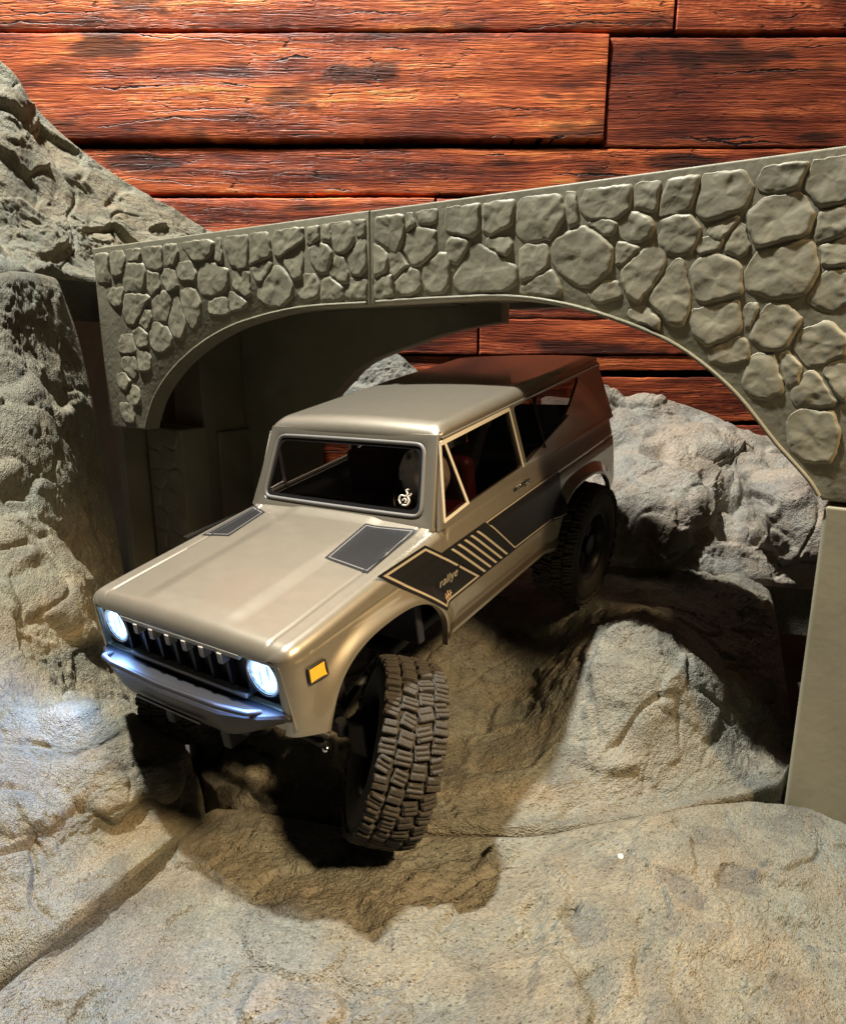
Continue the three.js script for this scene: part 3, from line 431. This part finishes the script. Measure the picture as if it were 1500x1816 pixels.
{ const NT = 150, n = 2 * SR + NT; // ring over the hood from sill to sill
  const g = grid(hoodS.length - 1, n, (i, j) => { const b = hoodS[i]; if (j <= SR) { const [l, h] = sideRow(b, j / SR); return T(b, l, h); } if (j >= SR + NT) { const [l, h] = sideRow(b, (n - j) / SR); return T(b, -l, h); } const [l, h] = hoodTop(b, 1 - 2 * (j - SR) / NT); return T(b, l, h); });
  bodyGeos.push(creased(g, 0.8));
  for (const sd of [1, -1]) bodyGeos.push(creased(grid(cabS.length - 1, SR, (i, j) => { const [l, h] = sideRow(cabS[i], j / SR); return T(cabS[i], sd * l, h); }), 0.8));
  for (const sd of [1, -1]) for (const A of [FA, RA]) { const ss = stations.filter(b => Math.abs(b - A.c) <= A.w); // turned-in lip of the arch
    bodyGeos.push(grid(ss.length - 1, 3, (i, j) => { const [l, h] = sideRow(ss[i], 0); return T(ss[i], sd * (l - [0, 0.8, 2.5, 5][j]), h + [0, -0.7, -0.9, -0.6][j]); })); }
  // belt shoulder under the windows and the tail
  for (const sd of [1, -1]) bodyGeos.push(grid(cabS.length - 1, 2, (i, j) => { const b = cabS[i], h = beltH(b); return T(b, sd * (sideL(b, h) - [0, 1.2, 5][j]), h + [0, 0.9, 1.2][j]); }));
  const tail = new THREE.Shape(); tail.moveTo(-90, 14); tail.lineTo(90, 14); tail.lineTo(91, 84); tail.lineTo(-91, 84); tail.closePath();
  bodyGeos.push(mapGeo(new THREE.ExtrudeGeometry(tail, { depth: 3, bevelEnabled: false }), (x, y, z) => T(511 - z * 0.4, x, y)));
}
part('body', bodyGeos, M.paint);
// greenhouse sides with window openings
const ghL = h => 100.2 - (h - 79) * (13 / 67);
const roundPoly = (pts, r) => { const o = [], n = pts.length; for (let i = 0; i < n; i++) { const a = pts[(i + n - 1) % n], p = pts[i], c = pts[(i + 1) % n]; const rr = Array.isArray(r) ? r[i] : r; const d1 = Math.hypot(a[0] - p[0], a[1] - p[1]), d2 = Math.hypot(c[0] - p[0], c[1] - p[1]); const A = [mix(p[0], a[0], rr / d1), mix(p[1], a[1], rr / d1)], C = [mix(p[0], c[0], rr / d2), mix(p[1], c[1], rr / d2)]; for (let k = 0; k <= 6; k++) { const t = k / 6; o.push([(1 - t) ** 2 * A[0] + 2 * t * (1 - t) * p[0] + t * t * C[0], (1 - t) ** 2 * A[1] + 2 * t * (1 - t) * p[1] + t * t * C[1]]); } } return o; };
const shapeOf = pts => { const s = new THREE.Shape(); s.moveTo(...pts[0]); for (const p of pts.slice(1)) s.lineTo(...p); s.closePath(); return s; };
const doorWin = roundPoly([[170, 83], [189.5, 136], [297, 138], [297.5, 87]], [2, 4, 4, 4]);
const quarterWin = roundPoly([[306, 89], [306, 138], [452, 139], [404, 108]], [4, 5, 14, 24]);
const sideOutline = [[163, 78], [195, 144], [500, 149], [513, 81]];
for (const sd of [1, -1]) {
  const s = shapeOf(sideOutline); s.holes.push(shapeOf(doorWin), shapeOf(quarterWin));
  const g = mapGeo(new THREE.ExtrudeGeometry(s, { depth: 2, bevelEnabled: true, bevelThickness: 0.4, bevelSize: 0.4, bevelOffset: -0.4, bevelSegments: 2 }), (x, y, z) => T(x, sd * (ghL(y) - 2 + z), y));
  part('cab_side', creased(g, 0.6), M.paint);
}
{ // roof
  const st = []; for (let i = 0; i <= 14; i++) st.push(190 + 18 * (1 - Math.cos(i / 14 * Math.PI / 2))); for (let i = 1; i < 40; i++) st.push(mix(208, 488, i / 40)); for (let i = 0; i <= 10; i++) st.push(488 + 16 * Math.sin(i / 10 * Math.PI / 2));
  const N = 72, g = grid(st.length - 1, N, (i, j) => {
    const b = st[i], f = b < 208 ? 12 * (1 - Math.sqrt(Math.max(0, 1 - ((208 - b) / 18) ** 2))) : b > 488 ? 12 * (1 - Math.sqrt(Math.max(0, 1 - ((b - 488) / 16.2) ** 2))) : 0, top = 151.5 + 2.5 * clamp((b - 200) / 150) - f, x = j / N * 2 - 1, ax = Math.abs(x), sg = Math.sign(x) || 1;
    const h0 = Math.min(140.5, top - 2) + 0.5, L0 = ghL(140) + 1.0 - (b < 196 ? (196 - b) * 0.5 : 0), R = top - h0;
    if (ax > 0.9) { const t = (1 - ax) / 0.1; return T(b, sg * (L0 - 0.6 * (1 - t)), h0 - 3 * (1 - t)); }
    if (ax > 0.68) { const a = (0.9 - ax) / 0.22 * Math.PI / 2; return T(b, sg * (L0 - 11 + 11 * Math.cos(a)), h0 + (R - 2.2) * Math.sin(a)); }
    const l = ax / 0.68 * (L0 - 11); return T(b, sg * l, top - 2.2 * (l / (L0 - 11)) ** 2);
  });
  part('roof', g, M.paint);
  for (const sd of [1, -1]) part('drip_rail', bar([[193, sd * (ghL(140) + 1.4), 139.4], [300, sd * (ghL(141) + 1.4), 140.4], [498, sd * (ghL(141) + 1.2), 141.5]], 0.9, 60, 8), M.paint);
}
// windscreen: plane coordinates x across, y up the slope
const wsMap = (x, y, z) => T(162.5 + y / 71 * 31 - z * 0.9, x, 79.5 + y / 71 * 63.5 + z * 0.43);
const trap = (b, t, y0, y1, r) => roundPoly([[-b, y0], [b, y0], [t, y1], [-t, y1]], r);
const outline = (b, t, y0, y1, r, z, rad, seg = 160) => new THREE.TubeGeometry(new THREE.CatmullRomCurve3(trap(b, t, y0, y1, r).map(p => new THREE.Vector3(...wsMap(p[0], p[1], z))), true, 'centripetal'), seg, rad / 1000, 8, true);
{
  const s = shapeOf([[-96.5, -2], [96.5, -2], [88, 70], [-88, 70]]); s.holes.push(shapeOf(trap(86, 79.5, 5.5, 63.5, 9)));
  part('windscreen_frame', creased(mapGeo(new THREE.ExtrudeGeometry(s, { depth: 3, bevelEnabled: true, bevelThickness: 0.8, bevelSize: 0.8, bevelOffset: -0.8, bevelSegments: 3 }), (x, y, z) => wsMap(x, y, z - 2)), 0.6), M.paint);
  const w = part('windscreen', mapGeo(new THREE.ShapeGeometry(shapeOf(trap(86, 79.5, 5.5, 63.5, 9)), 6), (x, y) => wsMap(x, y, 0.2)), M.glass);
  const ring = (b1, t1, y0, y1, b2, t2, y2, y3, z, d) => { const q = shapeOf(trap(b1, t1, y0, y1, 9)); q.holes.push(shapeOf(trap(b2, t2, y2, y3, 8))); return mapGeo(new THREE.ExtrudeGeometry(q, { depth: d, bevelEnabled: false }), (x, y, zz) => wsMap(x, y, zz + z)); };
  part('seal', ring(87.2, 80.7, 4.3, 64.8, 79.6, 73.6, 11.5, 58, 0.9, 0.5), M.black, w);
  part('gasket', outline(84.2, 77.8, 7.2, 61.9, 8.5, 1.3, 1.7), M.seal, w);
  // wavy emblem sticker low on the driver's side
  const eg = []; const e0 = [66, 19]; for (const [pts, r] of [[[[-3, -4], [-5, 0], [-3.5, 3.5], [0, 3]], 0.7], [[[-1, -5], [3, -4.5], [4.5, 0], [2.5, 3]], 0.8], [[[-1.5, -1], [0, 1], [2, -0.5], [1, -2.5]], 0.6], [[[0.5, 3], [2.2, 5.5], [0.5, 8.5], [2.8, 9.5]], 0.7], [[[2.5, 3], [5, 4.5], [5.5, 6.5]], 0.6]]) eg.push(new THREE.TubeGeometry(new THREE.CatmullRomCurve3(pts.map(p => new THREE.Vector3(...wsMap(e0[0] + p[0], e0[1] + p[1] * 0.85, 0.7)))), 24, r / 1000, 6));
  part('sticker', eg, M.white, w);
}
// side glass and white window trim
for (const sd of [1, -1]) {
  const sg = (pts, off) => mapGeo(new THREE.ShapeGeometry(shapeOf(pts), 6), (x, y) => T(x, sd * (ghL(y) - 1 + off), y));
  const strip = (a, b2, w, off = 0.5) => { const d = Math.hypot(b2[0] - a[0], b2[1] - a[1]), nx = -(b2[1] - a[1]) / d * w / 2, ny = (b2[0] - a[0]) / d * w / 2; return mapGeo(new THREE.ExtrudeGeometry(shapeOf([[a[0] + nx, a[1] + ny], [b2[0] + nx, b2[1] + ny], [b2[0] - nx, b2[1] - ny], [a[0] - nx, a[1] - ny]]), { depth: 1.0, bevelEnabled: false }), (x, y, z) => T(x, sd * (ghL(y) + off + z), y)); };
  const dw = part('side_window', sg(doorWin, -0.1), M.tint);
  part('window_trim', [strip([170.5, 82], [190.2, 136.5], 1.9), strip([189.5, 136.3], [298, 138.2], 3.0, 0.52), strip([297.6, 138.5], [298.2, 87], 2.2, 0.54), strip([205, 85], [196, 135], 2.8, 0.56), strip([170, 83.2], [205.5, 86], 2.0, 0.58)], M.white, dw);
  const qw = part('side_window', sg(quarterWin, -0.1), M.tint);
  part('window_trim', [strip([345, 91.5], [343, 138], 2.0), strip([306, 89.5], [404, 108], 1.2, 0.52)], M.plastic, qw);
}
{ const s = shapeOf([[-86, 84], [86, 84], [80, 148], [-80, 148]]); s.holes.push(shapeOf(roundPoly([[-74, 94], [74, 94], [70, 140], [-70, 140]], 6)));
  part('tailgate', mapGeo(new THREE.ExtrudeGeometry(s, { depth: 2, bevelEnabled: false }), (x, y, z) => T(512 - (y - 84) / 65 * 12 - z, x * 1.05, y)), M.paint);
  part('rear_window', mapGeo(new THREE.ShapeGeometry(shapeOf(roundPoly([[-74, 94], [74, 94], [70, 140], [-70, 140]], 6))), (x, y) => T(511 - (y - 84) / 65 * 12, x * 1.05, y)), M.tint); }
// doors with handles
for (const sd of [1, -1]) {
  const g = grid(50, 26, (i, j) => { const b = mix(168, 303, i / 50), x = Math.min(i, 50 - i), e = Math.min(x, j, 26 - j) === 0 ? -0.6 : 0.55, h = mix(3, beltH(b) - 0.5, j / 26); return T(b, sd * (sideL(b, h) + e), h); });
  const d = part('door', g, M.paint);
  part('handle', [bar([[276, sd * 104.5, 75.5], [277.5, sd * 106.2, 77.3], [286, sd * 106.4, 77.5], [296, sd * 106.0, 77.2]], 1.25, 24, 8), bar([[294, sd * 103, 76.5], [296, sd * 105.6, 73.6]], 1.5, 6, 8)], M.chrome, d);
}
// side graphics: thin printed sheets following the panel
function decal(q, off, nu = 16, nv = 14, sd = 1) { // q: four corners [b, h]: top front, top back, bottom back, bottom front
  return grid(nu, nv, (i, j) => { const u = i / nu, v = j / nv, b = mix(mix(q[0][0], q[1][0], u), mix(q[3][0], q[2][0], u), v), h = mix(mix(q[0][1], q[1][1], u), mix(q[3][1], q[2][1], u), v); return T(b, sd * (sideL(b, h) + off), h); });
}
const inset = (q, e) => { const cx = q.reduce((a, p) => a + p[0], 0) / 4, cy = q.reduce((a, p) => a + p[1], 0) / 4; const n = q.length, o = []; for (let i = 0; i < n; i++) { const p = q[i], a = q[(i + n - 1) % n], c = q[(i + 1) % n]; const ed = (s, t) => { const d = Math.hypot(t[0] - s[0], t[1] - s[1]); let nx = -(t[1] - s[1]) / d, ny = (t[0] - s[0]) / d; if (nx * (cx - s[0]) + ny * (cy - s[1]) < 0) { nx = -nx; ny = -ny; } return [s[0] + nx * e, s[1] + ny * e, t[0] - s[0], t[1] - s[1]]; }; const A = ed(a, p), C = ed(p, c), det = A[2] * C[3] - A[3] * C[2], t = ((C[0] - A[0]) * C[3] - (C[1] - A[1]) * C[2]) / det; o.push([A[0] + A[2] * t, A[1] + A[3] * t]); } return o; };
for (const sd of [1, -1]) {
  const D0 = 0.85, boxQ = [[88, 75.5], [143, 75.5], [211, 22.5], [150, 22]];
  const st = part('side_stripe', [decal(boxQ, D0, 24, 20, sd), decal([[158, 63.5], [360, 66], [360, 22.5], [209, 22.5]], D0, 40, 16, sd)], M.decal);
  const gold = [], k = (63 - 23) * 1.06;
  const qi = inset(boxQ, 2.0), qo = inset(boxQ, 3.7), edge = (a, b2, c, d) => decal([a, b2, c, d], D0 + 0.18, 16, 3, sd);
  gold.push(edge(qi[0], qi[1], qo[1], qo[0]), decal([qi[1], qi[2], qo[2], qo[1]], D0 + 0.18, 24, 3, sd), edge(qi[3], qi[2], qo[2], qo[3]), decal([qi[0], qi[3], qo[3], qo[0]], D0 + 0.18, 24, 3, sd));
  for (let i = 0; i < 5; i++) { const t = 170 + i * 9.3; gold.push(decal([[t, 61.5], [t + 3.0, 61.5], [t + 3.0 + k, 24.5], [t + k, 24.5]], D0 + 0.18, 3, 14, sd)); }
  const lq = inset([[217, 66], [362, 68], [362, 21], [217 + 47, 22]], 2.2), lo = inset([[217, 66], [362, 68], [362, 21], [217 + 47, 22]], 3.4);
  gold.push(decal([lq[0], lq[1], lo[1], lo[0]], D0 + 0.18, 40, 2, sd), decal([lq[3], lq[2], lo[2], lo[3]], D0 + 0.18, 40, 2, sd), decal([lq[0], lq[3], lo[3], lo[0]], D0 + 0.18, 16, 2, sd));
  part('stripe_line', gold, M.gold, st);
  part('sill_stripe', decal([[152, 1.5], [346, 1.5], [346, -5], [153, -5]], 0.9, 40, 4, sd), flat(0.06, 0.045, 0.03, 0.5));
  if (sd > 0) { // lettering
    const W = 256, H = 96, cv = document.createElement('canvas'); cv.width = W; cv.height = H; const c = cv.getContext('2d'); c.fillStyle = '#141415'; c.fillRect(0, 0, W, H); c.fillStyle = '#938d7e'; c.font = 'italic bold 74px sans-serif'; c.textAlign = 'center'; c.textBaseline = 'middle'; c.fillText('rallye', W / 2, H / 2 - 6);
    const tx = new THREE.CanvasTexture(cv); tx.colorSpace = THREE.SRGBColorSpace;
    const g = grid(20, 8, (i, j) => { const b = mix(146, 178, i / 20), h = mix(46.5, 36, j / 8); return T(b, sideL(b, h) + D0 + 0.2, h); }, (i, j) => [i / 20, 1 - j / 8]);
    part('lettering', g, new THREE.MeshPhysicalMaterial({ map: tx, roughness: 0.4 }), st);
    const em = []; for (const q of [[[155.5, 32], [156.7, 32], [156.7, 26], [155.5, 26]], [[158.6, 33], [160, 33], [160, 25], [158.6, 25]], [[161.8, 32], [163, 32], [163, 26], [161.8, 26]], [[154, 29.6], [164.5, 29.6], [164.5, 28.4], [154, 28.4]]]) em.push(decal(q, D0 + 0.3, 3, 4));
    part('emblem', em, flat(0.5, 0.36, 0.24, 0.4), st);
  }
}
// hood graphics
{
  const hq = (q, off) => grid(16, 16, (i, j) => { const u = i / 16, v = j / 16, b = mix(mix(q[0][0], q[1][0], u), mix(q[3][0], q[2][0], u), v), l = mix(mix(q[0][1], q[1][1], u), mix(q[3][1], q[2][1], u), v); let lo = 0, hi = 0.86; const al = Math.abs(l); const L0 = sideL(b, hoodEdge(b) - 8) - 8; const x = Math.sign(l) * Math.min(0.985, al <= L0 ? al / L0 * 0.86 : 0.86 + 0.14 * (1 - Math.acos(clamp((al - L0) / 8)) / (Math.PI / 2))); const p = hoodTop(b, x); return T(b, p[0], p[1] + off); });
  for (const q of [[[153, 39], [158, 84], [93, 88.5], [99, 45]], [[158, -92], [150, -70], [104, -64], [99, -92]]]) {
    const h = part('hood_decal', hq(q, 0.35), M.decal), a = inset(q, 2.0), b2 = inset(q, 3.0), L = [];
    for (let i = 0; i < 4; i++) { const j = (i + 1) % 4; L.push(hq([a[i], a[j], b2[j], b2[i]], 0.5)); }
    part('decal_line', L, M.seal, h);
  }
}
// nose: surround, grille, lamps
{
  const s = shapeOf(roundPoly([[-99, 10], [99, 10], [96, 57.5], [-96, 57.5]], 5)); s.holes.push(shapeOf(roundPoly([[-93, 24.5], [93, 24.5], [91, 57], [-91, 57]], 3)));
  part('nose_panel', creased(mapGeo(new THREE.ExtrudeGeometry(s, { depth: 3, bevelEnabled: true, bevelThickness: 0.6, bevelSize: 0.6, bevelOffset: -0.6, bevelSegments: 2 }), (x, y, z) => T(5.5 - z - y * 0.03, x, y)), 0.6), M.paint);
  const gr = part('grille', box(8, 10, -94, 94, 20, 60), M.black);
  part('grille_frame', [box(-0.4, 5, -62, 62, 52.6, 56.0, 0.6), box(-0.5, 5, -61, 61, 25.2, 28, 0.6), box(0.6, 5, -92, 92, 57.2, 58.6, 0.4)], M.silver, gr);
  for (let i = 0; i < 6; i++) { const l = -44 + i * 17.6; part('grille_bar', [box(-1.4, 5, l - 2.2, l + 2.2, 46.0, 53.4, 0.5)], M.silver, gr); part('grille_slat', box(3.2, 8, l - 1.6, l + 1.6, 27, 47, 0.5), M.bumper, gr); }
  for (const l of [-62.5, 62.5]) part('grille_slat', box(2.6, 8, l - 1.2, l + 1.2, 27, 54, 0.4), M.bumper, gr);
  const lampTex = texture(256, 256, (x, y) => { const dx = (x - 128) / 128, dy = (y - 128) / 128, r = Math.hypot(dx, dy); const facetv = hash3(x / 24 | 0, y / 36 | 0, 2, 3), e = 0.45 + 0.55 * facetv, c = 1 - sstep(0.72, 1.0, r) * 0.6; const slot = (Math.abs(dy - 0.32) < 0.09 && dx < 0.2 && dx > -0.6) || (Math.abs(dy + 0.3) < 0.08 && dx > -0.1 && dx < 0.55) ? 0.35 : 1; return [0.55 * e * c * slot, 0.82 * e * c * slot, 1.0 * c * (0.6 + 0.4 * e) * slot]; });
  for (const l of [-76.5, 76.5]) {
    const at = (g, b) => { g.rotateX(Math.PI / 2); g.translate(l / 1000, 0.0435, -b / 1000); return g; };
    const hl = part('headlight', at(new THREE.CylinderGeometry(0.0121, 0.0121, 0.003, 40), 5.5), new THREE.MeshStandardMaterial({ color: 0x333333, emissive: new THREE.Color(0.80, 0.92, 1.0), emissiveMap: lampTex, emissiveIntensity: 3.2, roughness: 0.3 }));
    const dome = new THREE.SphereGeometry(0.0236, 32, 10, 0, 6.2832, 0, 0.545); dome.translate(0, -0.0202, 0); part('lens', at(dome, 3.2), new THREE.MeshPhysicalMaterial({ color: 0xffffff, transmission: 1, thickness: 0, roughness: 0.02, ior: 1.5 }), hl);
    const bz = new THREE.TorusGeometry(0.0129, 0.0010, 12, 48); bz.translate(l / 1000, 0.0435, -0.0032); part('bezel', bz, M.chrome, hl);
    const p = new THREE.SpotLight(new THREE.Color(0.20, 0.42, 1.0), 0.12, 0, 1.45, 0.7, 2); p.position.set(l / 1000, 0.0435, 0.0035); p.target.position.set(l / 1000 * 1.05, 0.02, 0.1); p.castShadow = true; p.shadow.radius = 0.45; TR.add(p, p.target);
  }
  // amber side marker
  const mk = part('marker_lamp', grid(4, 4, (i, j) => { const b = mix(13.8, 26.4, i / 4), h = mix(49.5, 40.6, j / 4) - (i / 4) * 1.0; return T(b, sideL(b, h) + 1.6, h); }), M.amber);
  part('bezel', [bar([[13.2, sideL(13.2, 50) + 1, 50.2], [27, sideL(27, 49) + 1, 49.2], [27, sideL(27, 40) + 1, 39.2], [13.2, sideL(13.2, 40) + 1, 40.2]], 0.9, 48, 6, true, 'catmullrom', 0.02)], M.plastic, mk);
}
// front bumper: folded plate
{
  const plan = [[-1, -97], [-10, -80], [-17, -52], [-18, 0], [-17, 52], [-10, 80], [-1, 97]], prof = (l) => { const a = Math.abs(l); return [mix(22.5, 24, a / 97), mix(4.5, 17, sstep(50, 97, a))]; };
  const N = 60, pl = t => { const x = t * (plan.length - 1), i = Math.min(plan.length - 2, x | 0), f = x - i; return [mix(plan[i][0], plan[i + 1][0], f), mix(plan[i][1], plan[i + 1][1], f)]; };
  const g = grid(N, 5, (i, j) => { const [b, l] = pl(i / N), [t, lo] = prof(l); const q = [[16, t], [1.5, t + 0.2], [0, t - 1.2], [1.2, mix(lo, t, 0.45)], [5, lo], [20, lo - 1]][j]; const en = sstep(1, 0.94, Math.abs(2 * i / N - 1)); return T(b + q[0] * mix(0.15, 1, en), l, mix(t - 3, q[1], mix(0.3, 1, en))); });
  const bp = part('front_bumper', creased(g, 0.45), M.bumper);
  part('bumper_bar', bar([[-5, -78, 24], [-13, -74, 27.5], [-18, -54, 29.5], [-20, 0, 29.8], [-18, 54, 29.5], [-13, 74, 27.5], [-5, 78, 24]], 1.9, 80, 12), M.bumper, bp);
  part('bumper_slot', [box(-18.6, -17, -34, 34, 9, 11, 0.4)], M.black, bp);
}
// cabin
part('cabin_tray', [box(160, 500, -90, 90, 40, 46, 2), box(170, 188, -86, 86, 60, 78, 6), box(300, 306, -88, 88, 44, 92, 2)], M.plastic);
part('dashboard', box(188, 198, -80, 84, 70, 80, 4), M.black);
for (const l of [-44, 44]) part('seat', [box(228, 262, l - 26, l + 26, 48, 66, 7), box(256, 272, l - 25, l + 25, 56, 104, 7)], M.red);
{ const d = new THREE.SphereGeometry(0.021, 48, 32); d.scale(1.05, 1.15, 0.9); mapGeo(d, (x, y, z) => { const q = 1 + 0.07 * fbm(x * 70, y * 70, z * 70, 3) - 0.10 * sstep(0.22, 0.34, noise(x * 110, y * 110, z * 110)); return [x * q, y * q, z * q]; }); d.translate(0.046, 0.098, -0.226); part('cabin_dome', d, M.grey);  // stand-in dome for an unidentified rounded shape in the cabin
  const w = new THREE.TorusGeometry(0.017, 0.0018, 10, 40); w.rotateX(-0.5); w.translate(0.044, 0.084, -0.206); part('steering_wheel', w, M.black); }
// chassis and axles
part('chassis_rail', [box(-2, 500, -34, -26, -22, -6, 2), box(-2, 500, 26, 34, -22, -6, 2), box(140, 330, -60, 60, -26, -16, 4), box(8, 60, -40, 40, -18, 6, 4)], M.plastic);
part('inner_fender', [box(132, 140, 40, 94, -2, 56, 2), box(20, 150, 36, 40, -2, 56, 1), box(20, 150, -40, -36, -2, 56, 1)], flat(0.02, 0.022, 0.035, 0.5));
// wheels: axis along x, built once

const tyreGeo = (() => { const pr = [[34, -17], [36, -20.5], [44, -23], [52, -23], [57.5, -21], [60.0, -16], [60.8, -8], [61, 0], [60.8, 8], [60.0, 16], [57.5, 21], [52, 23], [44, 23], [36, 20.5], [34, 17]].map(p => new THREE.Vector2(p[0] / 1000, p[1] / 1000)); const g = new THREE.LatheGeometry(pr, 96); g.rotateZ(-Math.PI / 2); return g; })();
function lugGeo(seed, w, len) { // block with sipes, standing on the tread: x across, y up, z round
  const r = rng(seed), L = [], n = seed % 3 === 0 ? 2 : 3, q = len / n; for (let i = 0; i < n; i++) { const sw = w * (0.86 + 0.14 * r()) * (i === 1 ? 1.04 : 0.9), hh = 4.8 + (r() - 0.5) * 1.2; const g = new RoundedBoxGeometry(sw / 1000, hh / 1000, (q - 0.5) / 1000, 3, 0.0013); g.translate((r() - 0.5) * 0.0012, hh / 2000, (-len / 2 + (i + 0.5) * q) / 1000); L.push(g); }
  const b = new RoundedBoxGeometry(w * 0.98 / 1000, 0.0036, len * 0.97 / 1000, 2, 0.0009); b.translate(0, 0.0016, 0); L.push(b); return merge(L);
}
const lugs = [0, 1, 2, 3, 4, 5].map(i => lugGeo(50 + i, 11.0 + (i % 3) * 0.5, 9.6 + (i % 2) * 0.7));
const NL = 34, lugPlaces = []; for (let k = 0; k < NL; k++) for (const [x, ph, ty] of [[-17.4, 0.0, 3], [-5.9, 0.5, 0], [5.9, 0.06, 0], [17.4, 0.56, 3]]) lugPlaces.push([x, (k + ph + (hash3(k, x | 0, 2, 8) - 0.5) * 0.16) / NL * Math.PI * 2, ty + (k * 7 + (x > 0 ? 1 : 0)) % 3, (hash3(k, x | 0, 1, 4) - 0.5) * 0.36]);
const lugMatrix = ([x, a, , tw]) => { const m = new THREE.Matrix4().makeRotationX(a); m.multiply(new THREE.Matrix4().makeTranslation(x / 1000, (Math.abs(x) > 10 ? 58.6 : 60.3) / 1000, 0)); m.multiply(new THREE.Matrix4().makeRotationZ(Math.abs(x) > 10 ? -Math.sign(x) * 0.20 : 0)); m.multiply(new THREE.Matrix4().makeRotationY(tw + Math.sign(x) * 0.18)); return m; };
const rimGeo = (() => { const L = []; const pr = [[34.5, -17], [33, -18], [30, -12], [28, 10], [33, 18], [35.5, 19.5], [36, 17.5]].map(p => new THREE.Vector2(p[0] / 1000, p[1] / 1000)); const g = new THREE.LatheGeometry(pr, 64); g.rotateZ(-Math.PI / 2); L.push(g); for (const sd of [1]) { const d = new THREE.CylinderGeometry(0.029, 0.029, 0.003, 48); d.rotateZ(Math.PI / 2); d.translate(0.004, 0, 0); L.push(d); const hub = new THREE.CylinderGeometry(0.008, 0.010, 0.012, 24); hub.rotateZ(Math.PI / 2); hub.translate(0.010, 0, 0); L.push(hub); for (let i = 0; i < 8; i++) { const s = new RoundedBoxGeometry(0.004, 0.020, 0.007, 2, 0.001); s.translate(0.007, 0.019, 0); s.rotateX(i * Math.PI / 4); L.push(s); } } return merge(L); })();
function wheel(b, l, h, roll, steer, single) {
  const w = new THREE.Group(); w.name = 'wheel'; w.scale.x = 0.93; w.position.set(...T(b, l, h)); w.rotation.order = 'YZX'; w.rotation.y = steer; w.rotation.z = roll; TR.add(w);
  const t = part('tyre', tyreGeo, M.rubber, w), fl = l < 0;
  const rimM = part('rim', rimGeo, M.rim, w); if (fl) rimM.rotation.y = Math.PI;
  if (single) for (const p of lugPlaces) { const m = new THREE.Mesh(lugs[p[2]], M.rubber); m.name = 'tread_block'; m.applyMatrix4(lugMatrix(p)); w.add(m); }
  else tag(part('tread', lugPlaces.map(p => lugs[p[2]].clone().applyMatrix4(lugMatrix(p))), M.rubber, w), null, null, null, 'stuff');
}
const rollF = -Math.atan2(38, 190), rollR = -Math.atan2(19, 194);
wheel(82, 98, -57, -0.39, 41 * Math.PI / 180, true); wheel(68, -110, -36, -0.14, 38 * Math.PI / 180, false);
wheel(410, 97, -29, rollR, 0, false); wheel(410, -97, -10, rollR, 0, false);
part('front_axle', [rod([74, -96, -34], [82, 78, -55], 6.5), box(66, 98, -4, 30, -58, -26, 9)], M.plastic);
part('rear_axle', [rod([410, -90, -11], [410, 90, -28], 6.5), box(392, 428, -16, 16, -38, -4, 9)], M.plastic);
part('steering_knuckle', [box(72, 94, 66, 82, -66, -36, 3), rod([83, 60, -62], [83, 84, -66], 5), rod([64, 70, -42], [64, 70, -30], 4)], M.plastic);
part('steering_link', [rod([52, -60, -28], [54, 62, -48], 3.2), rod([20, 30, 0], [56, 64, -40], 2.8)], M.plastic);
{ const s = new THREE.SphereGeometry(0.0032, 18, 12); s.translate(...T(50, 66, -46)); part('link_bolt', s, M.chrome); }
part('shock', [rod([60, 44, -48], [72, 40, 40], 3), rod([64, 43, -16], [72, 40, 40], 7), rod([96, 40, -44], [98, 40, 20], 4)], M.plastic);
part('shock', [rod([60, -60, -28], [72, -42, 40], 3), rod([64, -52, 0], [72, -42, 40], 7)], M.plastic);
part('lower_link', [rod([98, 36, -54], [240, 26, -22], 3.5), rod([98, -36, -36], [240, -26, -22], 3.5), rod([396, 36, -34], [260, 26, -22], 3.5), rod([396, -36, -26], [260, -26, -22], 3.5)], M.plastic);

{ // a chip of white paint or plaster lying in front
  const g = new THREE.IcosahedronGeometry(0.0021, 2); const p = g.attributes.position; for (let i = 0; i < p.count; i++) { const q = 1 + 0.35 * noise(p.getX(i) * 700, p.getY(i) * 700, p.getZ(i) * 700); p.setXYZ(i, p.getX(i) * q * 0.8, p.getY(i) * q * 0.6, p.getZ(i) * q * 1.1); } g.computeVertexNormals();
  const m = mesh('pebble', g, flat(0.75, 0.74, 0.70, 0.7)); m.position.set(0.134, 0.0145, -0.407); tag(m, 'tiny white chip lying on the sandy front rock tile', 'pebble'); }
scene.traverse(o => { if (o.isMesh) { o.castShadow = true; o.receiveShadow = true; } });
renderer.render(scene, camera);
